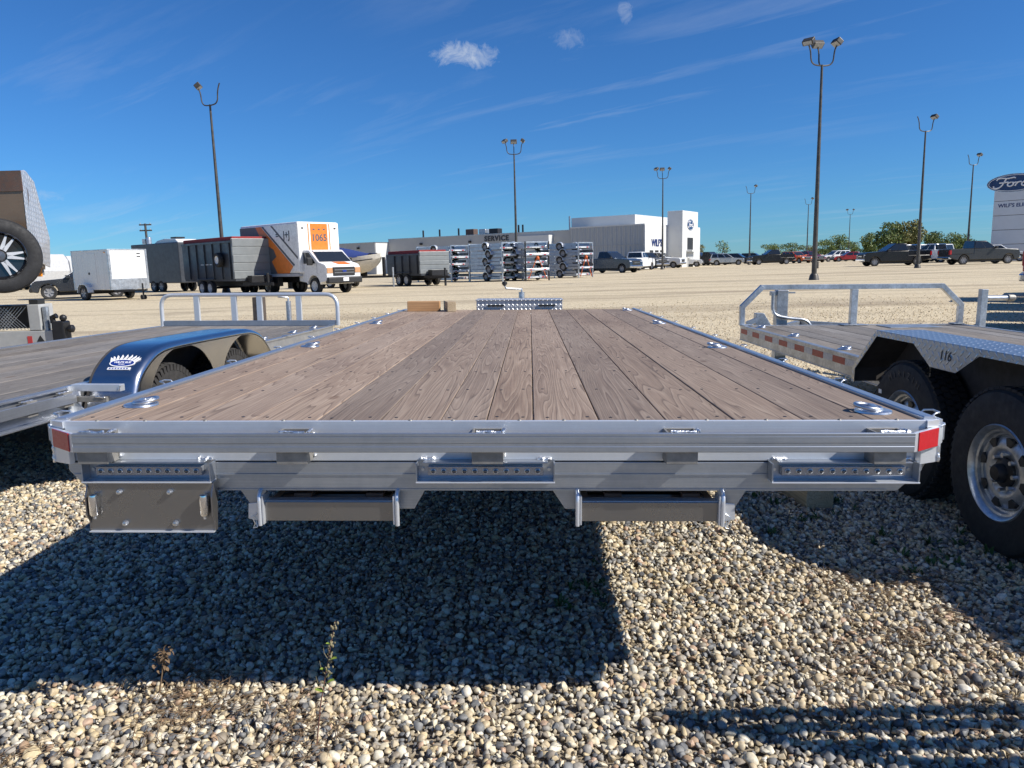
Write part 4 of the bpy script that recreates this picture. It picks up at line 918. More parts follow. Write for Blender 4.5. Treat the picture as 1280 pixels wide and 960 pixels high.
for k in range(12):
    t = 2 * math.pi * (k // 2) / 6 + (.16 if k % 2 else -.16); c_, s_ = math.cos(t), math.sin(t)
    sp = MB(); sp.T = frame_mtx((0, -.098, 0), (c_, 0, s_), (0, -1, 0), (-s_, 0, c_)) ; sp.hexa([(.07, -.01, -.022), (.225, -.005, -.009), (.225, .012, -.009), (.07, .012, -.022), (.07, -.01, .022), (.225, -.005, .009), (.225, .012, .009), (.07, .012, .022)]); sp.build('spoke', MATS.get('bright_spoke') or simple('bright_spoke', (.62, .62, .62), .35, .4), rm_, fix=True)
MB().lathe([(.001, -.118), (.05, -.116), (.062, -.1), (.066, -.07)], (0, 0, 0), 'y', 20).build('hub_cap', simple('grey_cap', (.18, .18, .19), .3, .8), rm_, smooth=40)
MB().cyl((0, -.1, 0), (0, .21, 0), .06, n=12).build('spare_mount', black_steel, sw)
# tongue of a parked trailer, with a mesh sided box
YT = 9.6
TT = thing('tongue_trailer', 'grey trailer tongue carrying a wire mesh box and a greasy coupler', 'trailer')
grey_paint = simple('grey_paint', (.42, .43, .43), .5, .1); meshm = simple('black_mesh', (.05, .05, .05), .5, .4)
pt = lambda px, py: at(px, py, YT)
a, b_ = pt(70, 413), pt(70, 440); MB().box(-8.6, a.x, YT, YT + .12, b_.z, a.z).build('drawbar', grey_paint, TT, bevel=.008)
a, b_ = pt(33, 381), pt(52, 413); MB().box(a.x, b_.x, YT, YT + .3, pt(50, 413).z + .001, a.z).build('box_post', grey_paint, TT, bevel=.008)
fx = a.x; z0, z1 = pt(20, 412.5).z, pt(20, 384).z
MB().box(-8.4, fx, YT + .28, YT + .30, z0, z1).build('box_back', dark_void, TT)
MB().box(-8.4, fx + .001, YT - .005, YT + .31, z1, z1 + .025).build('box_lid', black_steel, TT, bevel=.004)
ms = MB()
for i in range(90):
    x = -8.4 + i * .045
    if x + (z1 - z0) > fx: break
    ms.bar((x, YT + .02, z0), (x + (z1 - z0), YT + .02, z1), .006, .006); ms.bar((x + (z1 - z0), YT + .026, z0), (x, YT + .026, z1), .006, .006)
tag(ms.build('wire_mesh', galv, TT), kind='stuff')
a = pt(32, 375); MB().box(a.x, pt(44, 375).x, YT + .05, YT + .2, pt(38, 382).z, a.z).build('battery_case', plastic_black, TT, bevel=.01)
c_ = pt(76, 413); MB().box(c_.x - .09, c_.x + .07, YT - .05, YT + .12, c_.z - .22, c_.z + .12).build('coupler_head', black_steel, TT, bevel=.02)
MB().tube([(c_.x - .08, YT, c_.z + .10), (c_.x - .09, YT, c_.z + .17), (c_.x - .03, YT, c_.z + .19)], .035, 8).build('coupler_lever', black_steel, TT, smooth=50)
MB().sphere((c_.x + .05, YT, c_.z + .16), .045).build('coupler_knob', black_steel, TT, smooth=50)
MB().lathe([(.001, -.04), (.03, -.04), (.05, -.01), (.05, .03), (.02, .05), (.001, .05)], (c_.x + .13, YT, c_.z + .02), 'x', 12).build('winch_drum', black_steel, TT, smooth=40)
MB().cyl((c_.x - .2, YT + .06, gz(-5.7, YT)), (c_.x - .2, YT + .06, b_.z + .3), .04, n=10).build('jack_leg', galv, TT)
red_ink = simple('red_ink', (.5, .05, .05), .5)
a = pt(38, 427); MB().box(a.x - .03, a.x + .03, YT - .004, YT - .0005, a.z - .07, a.z + .07).build('warning_label', red_ink, TT)
a = pt(51, 424); MB().prism([(a.x - .05, a.z - .03), (a.x + .05, a.z - .03), (a.x, a.z + .05)], 'y', YT - .004, YT - .0005).build('warning_triangle', plastic_black, TT)
MB().cyl((-8.2, YT + .06, gz(-8.2, YT)), (-8.2, YT + .06, b_.z + .05), .05, n=10).build('rear_prop', galv, TT)
# ------------------------------------------------------------------ vehicles
def panel(name, pts, mat, parent, t=.006):
    p = [Vector(q) for q in pts]; n = (p[1] - p[0]).cross(p[2] - p[0]).normalized() * t; k = len(p)
    m_ = MB(); m_.add([q - n * .3 for q in p] + [q + n for q in p], [tuple(range(k))[::-1], tuple(range(k, 2 * k))] + [(i, (i + 1) % k, k + (i + 1) % k, k + i) for i in range(k)])
    return m_.build(name, mat, parent)
paint = lambda name, c, metal=.3: simple(name, c, .28, metal, .05, 1.5, coat=.7, rvar=.05)
P_WHITE = paint('car_white', (.72, .73, .73), 0); P_BLACK = simple('car_black', (.007, .007, .008), .3, 0, .05, 1.5, coat=.12); P_GREY = simple('car_grey', (.050, .053, .057), .3, .3, .05, 1.5, coat=.25); P_SILVER = paint('car_silver', (.46, .48, .5), .6)
P_BLUE = paint('car_blue', (.045, .062, .085), .5); P_RED = paint('car_red', (.32, .012, .02)); P_MAROON = paint('car_maroon', (.16, .01, .02)); P_ORANGE = paint('car_orange', (.62, .14, .03)); P_DKGREY = paint('car_darkgrey', (.045, .048, .055), .5)
head_lens = simple('headlamp_lens', (.75, .77, .8), .12, .3, coat=.6); rim_alloy = simple('alloy_rim', (.30, .30, .31), .4, .35)
def road_wheel(parent, x, y, r, w=.25, rim=None):
    h = bpy.data.objects.new('wheel', None); COL.objects.link(h); h.parent = parent; h.location = (x, y, r)
    s = 1 if y > 0 else -1; q = w / 2
    MB().lathe([(r * .62, -q * .9), (r * .72, -q), (r * .93, -q), (r, -q * .8), (r, q * .8), (r * .93, q), (r * .72, q), (r * .62, q * .9)], (0, 0, 0), 'y', 26).build('tyre', rubber, h, smooth=40)
    rm = MB(); rm.lathe([(r * .63, q * .93 * s), (r * .55, q * .5 * s), (r * .2, q * .45 * s), (r * .16, q * .75 * s), (.001, q * .75 * s)], (0, 0, 0), 'y', 26); rm.build('rim', rim or rim_alloy, h, smooth=40)
    sp = MB()
    for k in range(6):
        t = k * math.pi / 3; sp.bar((r * .15 * math.cos(t), q * .72 * s, r * .15 * math.sin(t)), (r * .6 * math.cos(t), q * .84 * s, r * .6 * math.sin(t)), .06, .03, (0, 1, 0))
    tag(sp.build('spokes', rim or rim_alloy, h), kind='stuff')
    return h
def arch(cx_, cz, r, n=9): return [(cx_ + r * math.cos(t), cz + r * math.sin(t)) for t in np.linspace(math.pi * .97, math.pi * .03, n)]
def vehicle(name, label, body, kind='pickup', L=5.9, W=2.0, H=1.93, group=None, wr=.40):
    o = thing(name, label, {'pickup': 'pickup truck', 'suv': 'car', 'car': 'car'}[kind], group=group)
    hl = L / 2; rx, fx = -hl + L * .205, hl - L * .165; sill = wr * 1.02
    if kind == 'pickup': belt, hood, bedx = H * .665, H * .645, -L * .16
    elif kind == 'suv': belt, hood, bedx = H * .61, H * .58, None
    else: belt, hood, bedx = H * .62, H * .56, None
    ar = wr * 1.16; top = []
    if kind == 'pickup': top = [(-hl + .06, H * .30), (-hl + .03, H * .46), (bedx, H * .46), (bedx, belt), (hl * .36, belt)]
    elif kind == 'suv': top = [(-hl + .05, H * .30), (-hl + .02, H * .45), (-hl + .06, belt), (hl * .38, belt)]
    else: top = [(-hl + .05, H * .30), (-hl + .02, H * .5), (-hl + .10, belt + .02), (hl * .36, belt)]
    front = [(hl - .28, hood * .955), (hl - .10, hood * .88), (hl - .03, hood * .72), (hl - .05, H * .24)]
    poly = top + front + [(fx + ar + .05, sill * .9)] + arch(fx, wr, ar)[::-1] + [(fx - ar - .03, sill), (rx + ar + .03, sill)] + arch(rx, wr, ar)[::-1] + [(rx - ar - .04, sill * .95)]
    MB().prism(poly, 'y', -W / 2 + .02, W / 2 - .02).build('body', body, o, bevel=.045, smooth=40)
    w0, w1 = W / 2 - .05, W / 2 - .22
    if kind == 'pickup': xb0, xb1, xt0, xt1 = bedx + .03, hl * .37, bedx + .16, hl * .37 - .98
    elif kind == 'suv': xb0, xb1, xt0, xt1 = -hl + .10, hl * .40, -hl + .38, hl * .40 - 1.0
    else: xb0, xb1, xt0, xt1 = -hl + .35, hl * .38, -hl + 1.05, hl * .38 - .95
    zb, zt = belt - .012, H
    B_ = lambda x, s: Vector((x, s * w0, zb)); T_ = lambda x, s: Vector((x, s * w1, zt))
    cb = MB(); cb.hexa([B_(xb0, -1), B_(xb1, -1), B_(xb1, 1), B_(xb0, 1), T_(xt0, -1), T_(xt1, -1), T_(xt1, 1), T_(xt0, 1)]); cab = cb.build('cab', body, o, bevel=.06, smooth=40)
    mid = lambda a, b_, u: a.lerp(b_, u)
    def face(nm, p, fr, inset=(.07, .07), lo=.10, hi=.88):
        bl, br, tr, tl = p; q = lambda u, v: mid(mid(bl, br, u), mid(tl, tr, u), v)
        return panel(nm, [q(inset[0], lo), q(1 - inset[1], lo), q(1 - inset[1], hi), q(inset[0], hi)], glass, o)
    face('windshield', (B_(xb1, -1), B_(xb1, 1), T_(xt1, 1), T_(xt1, -1)), 0)
    face('rear_window', (B_(xb0, 1), B_(xb0, -1), T_(xt0, -1), T_(xt0, 1)), 0)
    nwin = 3 if kind == 'suv' else 2
    for s in (-1, 1):
        for k in range(nwin):
            u0, u1 = k / nwin, (k + 1) / nwin; e0 = .05 if k == 0 else .02; e1 = .05 if k == nwin - 1 else .02
            q = lambda u, v: mid(mid(B_(xb0, s), B_(xb1, s), u), mid(T_(xt0, s), T_(xt1, s), u), v)
            pts = [q(u0 + e0, .1), q(u1 - e1, .1), q(u1 - e1, .86), q(u0 + e0, .86)]
            panel('side_window', pts if s < 0 else pts[::-1], glass, o)
            c0 = q((u0 + u1) / 2 - .10, 0); MB().box(c0.x - .10, c0.x + .08, s * (W / 2 - .022) - .012, s * (W / 2 - .022) + .012, belt - .16, belt - .125).build('door_handle', body, o)
            xs = q(u1, 0).x - .02
            if not (kind == 'suv' and k == 0): MB().box(xs - .004, xs + .004, s * (W / 2 - .0205) - .002, s * (W / 2 - .0205) + .002, sill + .06, belt - .05).build('door_seam', plastic_black, o)
        MB().box(xb1 - .34, xb1 - .16, s * (W / 2) - (.0 if s > 0 else .2), s * (W / 2) + (.2 if s > 0 else .0), belt - .01, belt + .17).build('mirror', plastic_black if kind == 'pickup' else body, o, bevel=.03)
        MB().box(hl - .22, hl - .055, *sorted((s * (W / 2 - .36), s * (W / 2 - .03))), H * .44, H * .53).build('headlight', head_lens, o, bevel=.02)
        MB().box(-hl + (.0 if kind == 'pickup' else .01), -hl + .16, *sorted((s * (W / 2 - .22), s * (W / 2 - .01))), H * .44, H * (.62 if kind == 'pickup' else .56)).build('taillight', red_lens, o, bevel=.02)
        for xw in (rx, fx): road_wheel(o, xw, s * (W / 2 - .16), wr)
    MB().box(hl - .13, hl - .005, -W * .28, W * .28, H * .36, H * .535).build('grille', plastic_black if kind != 'suv' else black_steel, o, bevel=.02)
    MB().box(hl - .09, hl + .012, -W * .2, W * .2, H * .44, H * .46).build('grille_bar', chrome, o)
    MB().box(hl - .2, hl + .05, -W / 2 + .06, W / 2 - .06, H * .225, H * .335).build('front_bumper', chrome if kind == 'pickup' else plastic_black, o, bevel=.05)
    MB().box(-hl - .05, -hl + .2, -W / 2 + .06, W / 2 - .06, H * .25, H * .345).build('rear_bumper', chrome if kind == 'pickup' else plastic_black, o, bevel=.04)
    if kind == 'pickup':
        for s in (-1, 1): MB().box(-hl + .05, bedx - .002, *sorted((s * (W / 2 - .10), s * (W / 2 - .021))), H * .455, belt + .015).build('bed_side', body, o, bevel=.025)
        MB().box(-hl + .02, -hl + .09, -W / 2 + .101, W / 2 - .101, H * .37, belt + .01).build('tailgate', body, o, bevel=.02)
    MB().box(rx, fx, -W / 2 + .25, W / 2 - .25, wr * .55, sill * 1.1).build('underbody', plastic_black, o)
    return o
def vplace(px, py, Y, th):
    """matrix standing on the ground where the line of sight to (px, py) reaches depth Y; th is the heading in degrees from +X"""
    p = at(px, py, Y); m_ = Matrix.Rotation(R(th), 4, 'Z'); m_.translation = Vector((p.x, Y, gz(p.x, Y))); return m_
PK = vehicle('pickup_truck', 'blue-grey crew cab pickup parked beside the stacked trailers', P_BLUE, 'pickup', 6.0, 2.05, 2.02); PK.matrix_world = vplace(764, 340, 72, -46)
SV = vehicle('sport_utility_car', 'dark blue-grey SUV half hidden by the white cargo trailer', P_DKGREY, 'suv', 4.9, 1.95, 1.72, wr=.37); SV.matrix_world = vplace(107, 370, 40, 212)
SD = vehicle('hatchback_car', 'red car parked low between white vehicles in front of the trees', P_RED, 'car', 4.6, 1.85, 1.46, wr=.33); SD.matrix_world = vplace(1059, 328, 116, 175)
bodies = {'pickup_truck': 'car_blue', 'sport_utility_car': 'car_darkgrey', 'hatchback_car': 'car_red'}
def more(src, px, Y, th, col, label, group=None):
    m_ = vplace(px, 330, Y, th); return dup(src, m_, label=label, group=group, swap={bodies[src.name.split('.')[0]]: col})
more(PK, 1116, 70, 176, P_BLACK, 'black crew cab pickup beside the tall lamp post, facing away from the pylon')
g_ = more(PK, 1222, 66, -2, P_GREY, 'dark grey crew cab pickup parked in front of the pylon sign')
LOT = 'vehicles parked on the dealer lot'
more(PK, 826, 97, -32, P_WHITE, 'white crew cab pickup at the foot of the showroom wall', LOT)
more(PK, 808, 92, -60, P_GREY, 'grey pickup between the blue-grey pickup and the white pickup', LOT)
more(PK, 797, 84, 60, P_WHITE, 'white pickup mostly hidden behind the blue-grey pickup', LOT)
more(SV, 856, 103, -20, P_WHITE, 'white SUV parked below the showroom tower', LOT)
more(PK, 873, 118, -40, P_DKGREY, 'dark grey pickup right behind the white SUV by the tower', LOT)
more(PK, 888, 114, -50, P_GREY, 'mid grey pickup beside the silver SUV', LOT)
more(SV, 908, 110, -12, P_SILVER, 'silver SUV parked in front of the lone young tree', LOT)
more(SV, 923, 122, -30, P_BLUE, 'blue-grey SUV behind the silver SUV', LOT)
more(SV, 944, 126, -30, P_DKGREY, 'dark SUV behind the black pickup on the lot', LOT)
more(PK, 964, 104, 180, P_BLACK, 'black pickup with a low cargo bed between two lamp posts', LOT)
more(SV, 995, 112, -70, P_ORANGE, 'orange SUV next to the red SUV', LOT)
more(SV, 1013, 114, -75, P_MAROON, 'maroon SUV behind the tall lamp post', LOT)
more(SV, 1043, 120, 190, P_WHITE, 'white SUV beside the low red car', LOT)
more(SD, 1071, 128, -60, P_WHITE, 'white car half hidden behind the black pickup', LOT)
WR = 'white pickups parked nose to tail behind the black pickup'
for px, Y in ((1131, 84), (1148, 86), (1166, 82), (1176, 90)): more(PK, px, Y, 110, P_WHITE, 'white pickup seen from its tailgate behind the black pickup', WR)
more(SV, 1250, 76, -35, P_WHITE, 'white SUV peeking out behind the dark grey pickup')
more(SV, 1276, 82, -35, P_SILVER, 'silver SUV partly behind the pylon sign')
# row of pickups parked in echelon just outside the frame; one tail shows
for k, (x, y, c_, nm) in enumerate(((9.8, 13.0, P_DKGREY, 'dark grey'), (11.3, 15.0, P_WHITE, 'white'), (12.6, 17.1, P_BLACK, 'black'), (13.35, 19.5, P_RED, 'red'), (15.6, 20.9, P_SILVER, 'silver'))):
    th = -36; hd = Vector((math.cos(R(th)), math.sin(R(th)), 0)); c0 = Vector((x, y, 0)) + hd * 3.0; m_ = Matrix.Rotation(R(th), 4, 'Z'); m_.translation = (c0.x, c0.y, gz(c0.x, c0.y))
    dup(PK, m_, label=nm + ' pickup in the slanted row casting striped shadows on the lot', group='pickups parked in a slanted row', swap={'car_blue': c_})

# ------------------------------------------------------------------ white cargo trailer
def hmtx(px, py, Y, th): return vplace(px, py, Y, th)
CT = thing('cargo_trailer', 'white enclosed single-axle cargo trailer with silver fender', 'trailer', hmtx(165, 372, 35.5, -32))
W2, L2 = .95, 3.1
sh = MB(); sh.box(-L2, 0, -W2, W2, .48, 2.32); sh.build('body', white_paint, CT, bevel=.03)
MB().box(-L2 - .01, .012, -W2 - .012, W2 + .012, 2.29, 2.345).build('roof_trim', galv_l, CT, bevel=.01)
MB().box(.0005, .014, -W2, W2, .48, .98).build('stone_guard', galv_l, CT, bevel=.003)
MB().box(-1.75, -1.05, -W2 - .008, -W2 - .0005, .62, 2.18).build('side_door', white_paint, CT, bevel=.004)
MB().box(-1.72, -1.62, -W2 - .03, -W2 - .0085, 1.2, 1.3).build('door_latch', black_steel, CT)
for k in range(8):
    x = -.02 - k * .435
    for s in (-1, 1): MB().box(x - .012, x + .012, *sorted((s * W2 + s * .0004, s * (W2 + .003))), .50, 2.28).build('panel_strip', white_paint, CT)
for s in (-1, 1):
    for x in (-.04, -L2 + .04): MB().box(x - .04, x + .04, *sorted((s * W2 + s * .0004, s * (W2 + .008))), .48, 2.29).build('corner_post', galv_l, CT)
    MB().box(-.3, -.2, *sorted((s * W2 + s * .003, s * (W2 + .03))), 2.18, 2.23).build('marker_lamp', amber, CT)
    MB().box(.0005, .02, *sorted((s * (W2 - .09), s * W2)), .98, 2.29).build('front_post', galv_l, CT)
for z in (1.98, 2.12): MB().box(.0, .012, .45, .62, z, z + .04).build('vent', black_steel, CT)
MB().box(-L2, .9, -.06, .06, .40, .479).build('drawbar', black_steel, CT)
tn = MB(); tn.bar((0, -.8, .43), (1.15, 0, .43), .06, .09); tn.bar((0, .8, .43), (1.15, 0, .43), .06, .09); tn.build('tongue', black_steel, CT)
MB().cyl((.95, 0, .0), (.95, 0, .75), .035, n=10).build('jack', black_steel, CT)
for y in (-.04, .04): MB().lathe([(.001, -.02), (.11, -.02), (.11, .02), (.001, .02)], (.95, y * 2, .11), 'y', 16).build('jack_wheel', rubber, CT)
for s in (-1, 1):
    road_wheel(CT, -1.95, s * 1.08, .34, .2); fn = MB()
    pts = [(-2.42, .38), (-2.36, .62), (-2.2, .77), (-1.7, .77), (-1.54, .62), (-1.46, .38)]
    inn = [(x * 1.0 + (.025 if x < -1.95 else -.025), z - .025) for x, z in pts]
    for i in range(5): fn.prism([pts[i], pts[i + 1], inn[i + 1], inn[i]], 'y', *sorted((s * .952, s * 1.22)))
    tag(fn.build('fender', alu_clean, CT), None)
MB().cyl((-1.95, -1.0, .34), (-1.95, 1.0, .34), .04, n=8).build('axle', black_steel, CT)
MB().box(-2.3, -1.6, -.9, .9, .36, .479).build('axle_frame', black_steel, CT)

# ------------------------------------------------------------------ dump trailers
def dump_trailer(label, mtx, L, W, zf, zt, red, spare):
    o = thing('dump_trailer', label, 'trailer', mtx)
    dk = simple('dump_side', (.05, .056, .066), .4, .2, .15, 2.0) if 'dump_side' not in MATS else MATS['dump_side']
    gp = simple('dump_front', (.20, .215, .22), .45, .2, .1, 2.0) if 'dump_front' not in MATS else MATS['dump_front']
    for s in (-1, 1):
        MB().box(-L, -.12, *sorted((s * W / 2, s * (W / 2 - .05))), zf, zt).build('side_wall', dk, o)
        k = 0
        while -.4 - k * .9 > -L: x = -.4 - k * .9; MB().box(x - .05, x + .05, *sorted((s * W / 2 + s * .001, s * (W / 2 + .06))), zf, zt - .1).build('side_rib', dk, o); k += 1
        MB().box(-L, -.12, *sorted((s * W / 2 + s * .001, s * (W / 2 + .07))), zt - .1, zt).build('top_rail', dk, o)
        for xw in (-L * .62, -L * .62 + .9): road_wheel(o, xw, s * (W / 2 + .02), .36, .22, white_paint)
        MB().box(-L * .62 - .5, -L * .62 + 1.4, *sorted((s * (W / 2 - .1), s * (W / 2 + .16))), .78, .83).build('fender', dk, o, bevel=.02)
    MB().box(-L, 0, -W / 2, W / 2, zf - .1, zf - .0005).build('floor', dk, o)
    MB().box(-.1195, -.06, -W / 2 - .05, W / 2 + .05, zf, zt + .1).build('front_wall', gp, o, bevel=.01)
    n = 5; hh = (zt + .1 - zf) / n
    for i in range(n): MB().box(-.0595, -.02 - (.022 if i % 2 else 0), -W / 2 - .03, W / 2 + .03, zf + i * hh + .012, zf + (i + 1) * hh - .012).build('front_rib', gp, o, bevel=.01)
    MB().box(-L - .06, -L, -W / 2, W / 2, zf, zt).build('tailgate', dk, o)
    MB().box(-L, -.2, -W / 2 + .06, W / 2 - .06, zt - .06, zt + .20).build('tarp', simple('red_tarp', (.26, .03, .03), .8) if red and 'red_tarp' not in MATS else (MATS['red_tarp'] if red else black_steel), o, bevel=.03)
    MB().box(-L, .0, -.5, .5, .42, zf - .101).build('chassis', black_steel, o)
    for xw in (-L * .62, -L * .62 + .9): MB().cyl((xw, -W / 2, .36), (xw, W / 2, .36), .05, n=8).build('axle', black_steel, o)
    tn = MB(); tn.bar((-.1, -.7, .56), (1.5, 0, .52), .09, .14); tn.bar((-.1, .7, .56), (1.5, 0, .52), .09, .14); tn.build('tongue', black_steel, o)
    MB().box(.05, .5, -.55, .55, .6, .95).build('pump_box', black_steel, o, bevel=.02)
    for s in (-.0, ): MB().box(1.0, 1.1, s - .05, s + .05, -.01, 1.05).build('jack', black_steel, o, bevel=.01)
    if spare:
        sp = bpy.data.objects.new('spare_wheel', None); COL.objects.link(sp); sp.parent = o; sp.location = (-1.25, -W / 2 - .19, zf + .95)
        MB().lathe([(.2, -.1), (.26, -.12), (.33, -.11), (.36, -.07), (.36, .07), (.33, .11), (.2, .1)], (0, 0, 0), 'y', 26).build('tyre', rubber, sp, smooth=40)
        MB().lathe([(.21, -.1), (.17, -.06), (.06, -.05), (.001, -.08)], (0, 0, 0), 'y', 22).build('rim', white_paint, sp, smooth=40)
        MB().cyl((0, -.04, 0), (0, .2, 0), .07, n=8).build('mount', black_steel, sp)
        for i in range(3): MB().box(-3.6 + i * .5, -3.25 + i * .5, -W / 2 - .012, -W / 2 - .0005, zf + .72, zf + .76).build('side_lettering', white_paint, o)
    return o
dump_trailer('tall charcoal dump trailer with red tarp, spare wheel and ribbed grey front', hmtx(323, 366, 37.5, -43), 5.6, 2.25, .80, 2.66, True, True)
dump_trailer('black dump trailer with ribbed grey front next to the covered boat', hmtx(545, 356, 45.0, -52), 4.0, 2.0, .72, 1.92, True, False)
# big grey trailer behind the dump trailer
BG = thing('enclosed_trailer', 'dark slate enclosed trailer with white roof cap behind the dump trailer', 'trailer', hmtx(248, 356, 46.5, -36))
MB().box(-5.5, 0, -1.1, 1.1, .55, 3.0).build('body', MATS['dump_side'], BG, bevel=.05); MB().prism([(-3.4, 3.0), (-.6, 3.0), (-.9, 3.22), (-2.2, 3.28), (-3.0, 3.18)], 'y', -.7, .7).build('roof_cap', white_paint, BG, bevel=.04)
MB().box(-2.1, -1.5, -.3, .3, 3.2825, 3.38).build('roof_vent', black_steel, BG)
for s in (-1, 1):
    for xw in (-3.2, -2.3): road_wheel(BG, xw, s * 1.0, .36, .22)
MB().cyl((.8, 0, 0), (.8, 0, .8), .05, n=8).build('jack', black_steel, BG); MB().box(0, 1.3, -.07, .07, .5, .62).build('tongue', black_steel, BG)

# ------------------------------------------------------------------ box truck
BX = thing('box_truck', 'white rental style box truck with orange stripes and 1065 above the cab', 'truck', hmtx(413, 364, 37.0, -40))
WHT = simple('truck_white', (.78, .78, .77), .3, coat=.3); ORG = simple('truck_orange', (.72, .19, .025), .4); SLT = simple('truck_slate', (.09, .095, .105), .45); GRB = simple('truck_grey', (.42, .43, .45), .4)
bw = 1.22; b0, b1, z0, z1 = -5.75, -.62, 1.0, 3.48
MB().box(b0, b1, -bw, bw, z0, z1).build('cargo_box', WHT, BX, bevel=.10)
MB().box(b0 - .01, b1 - .12, -bw - .004, bw + .004, z0 - .14, z0 + .0).build('box_sill', GRB, BX)
pn = lambda name, pts, mat, y=-bw - .003, t=.003: MB().prism(pts, 'y', y - t, y + .002).build(name, mat, BX)
pn('side_print', [(b0 + .02, z0 + .02), (b0 + .02, z1 - .12), (b0 + 1.5, z1 - .12), (b0 + 2.9, z0 + 1.35), (b0 + 3.6, z0 + .6), (b0 + 3.2, z0 + .02)], SLT)
pn('side_stripe', [(b0 + 1.5, z1 - .12), (b0 + 2.0, z1 - .12), (b1 - .55, z0 + .35), (b1 - .9, z0 + .02), (b0 + 3.2, z0 + .02)], ORG, -bw - .006)
pn('side_stripe', [(b0 + 2.05, z1 - .12), (b0 + 2.2, z1 - .12), (b1 - .40, z0 + .42), (b1 - .50, z0 + .36)], SLT, -bw - .007)
pn('side_stripe', [(b0 + 2.85, z1 - .12), (b0 + 3.0, z1 - .12), (b1 - .12, z0 + .80), (b1 - .12, z0 + .68)], SLT, -bw - .007)
pn('side_stripe', [(b0 + 2.2, z0 + .3), (b0 + 3.2, z0 + .85), (b0 + 3.0, z0 + 1.2), (b0 + 2.3, z0 + 1.5)], SLT, -bw - .009)
text('J+J', SLT, BX, frame_mtx((b1 - .95, -bw - .005, z1 - .62), (1, 0, 0), (0, 0, 1), (0, -1, 0)), .52, .004, bold=.012)
text('=', SLT, BX, frame_mtx((b1 - 1.75, -bw - .005, z1 - .62), (1, 0, 0), (0, 0, 1), (0, -1, 0)), .42, .004, bold=.012)
fx_ = b1 + .001
MB().box(fx_, fx_ + .004, -.50, .50, 2.05, z1 - .09).build('front_panel', ORG, BX)
for y in (-.62, .62): MB().box(fx_, fx_ + .004, y - .03, y + .03, 2.05, z1 - .09).build('front_stripe', ORG, BX)
text('1065', SLT, BX, frame_mtx((fx_ + .0055, 0, z1 - .78), (0, 1, 0), (0, 0, 1), (1, 0, 0)), .46, .003, bold=.012)
for y in (-.3, 0, .3): MB().box(fx_ + .004, fx_ + .008, y - .06, y + .06, z1 - .40, z1 - .33).build('front_mark', SLT, BX)
for y in (-.95, .95): MB().box(fx_, fx_ + .02, y - .06, y + .06, z1 - .34, z1 - .28).build('marker_lamp', black_steel, BX)
# cab: axle at the local origin
cabp = [(-1.05, .62), (-1.05, 2.08), (-.95, 2.14), (-.15, 2.10), (.55, 1.52), (1.02, 1.40), (1.14, 1.28), (1.17, .62), (.62, .55)] + arch(0.1, .40, .50)[::-1] + [(-.48, .55)]
MB().prism(cabp, 'y', -1.0, 1.0).build('cab', WHT, BX, bevel=.06, smooth=40)
wsq = [Vector((-.09, -.84, 2.085)), Vector((.56, -.92, 1.545)), Vector((.56, .92, 1.545)), Vector((-.09, .84, 2.085))]; panel('windshield', wsq, glass, BX, .012)
panel('sun_strip', [q + Vector((.012, 0, .012)) for q in (wsq[0], wsq[0].lerp(wsq[1], .14), wsq[3].lerp(wsq[2], .14), wsq[3])], WHT, BX, .012)
for s in (-1, 1):
    dp = [(-.80, 1.46), (.33, 1.46), (-.16, 1.98), (-.76, 2.0)]; MB().prism(dp, 'y', *sorted((s * .99, s * 1.008))).build('side_window', glass, BX)
    MB().box(-.95, -.935, *sorted((s * .995, s * 1.004)), .66, 2.0).build('door_seam', plastic_black, BX); MB().box(.40, .41, *sorted((s * .995, s * 1.004)), .95, 1.5).build('door_seam', plastic_black, BX)
    MB().box(-.88, -.70, *sorted((s * 1.0, s * 1.02)), 1.24, 1.30).build('door_handle', plastic_black, BX)
    MB().box(.05, .17, *sorted((s * 1.05, s * 1.32)), 1.38, 1.74).build('mirror', plastic_black, BX, bevel=.03); MB().box(.08, .12, *sorted((s * .99, s * 1.06)), 1.42, 1.46).build('mirror_arm', plastic_black, BX)
    MB().box(1.02, 1.185, *sorted((s * .66, s * .99)), .98, 1.24).build('headlight', simple('amber_head', (.6, .32, .16), .15, .2, coat=.6) if 'amber_head' not in MATS else MATS['amber_head'], BX, bevel=.02)
    road_wheel(BX, .1, s * .86, .39, .24, white_paint)
    for q in (.72, .98): road_wheel(BX, -3.75, s * q, .39, .22, white_paint)
    MB().box(-3.1, -2.7, *sorted((s * .85, s * 1.15)), .38, .86).build('mud_flap', plastic_black, BX); MB().box(-4.5, -4.47, *sorted((s * .6, s * 1.15)), .2, .86).build('mud_flap', plastic_black, BX)
MB().box(1.10, 1.20, -.64, .64, .86, 1.27).build('grille', plastic_black, BX, bevel=.02)
for z in (.97, 1.10): MB().box(1.17, 1.215, -.58, .58, z, z + .05).build('grille_bar', simple('grille_grey', (.12, .125, .13), .4) if 'grille_grey' not in MATS else MATS['grille_grey'], BX, bevel=.01)
MB().prism(el(.13, .05, 20), 'x', 1.216, 1.226).build('grille_badge', blue_ink, BX).location = (0, 0, 1.075)
MB().box(1.02, 1.30, -1.0, 1.0, .50, .80).build('front_bumper', plastic_black, BX, bevel=.05); MB().box(1.301, 1.308, -.16, .16, .60, .76).build('number_plate', white_ink, BX)
panel('bonnet_print', [(.60, -.25, 1.512), (1.05, -.2, 1.402), (1.05, .5, 1.402), (.60, .5, 1.512)], ORG, BX, .01)
MB().box(-5.6, .5, -.45, .45, .55, .859).build('chassis', black_steel, BX)

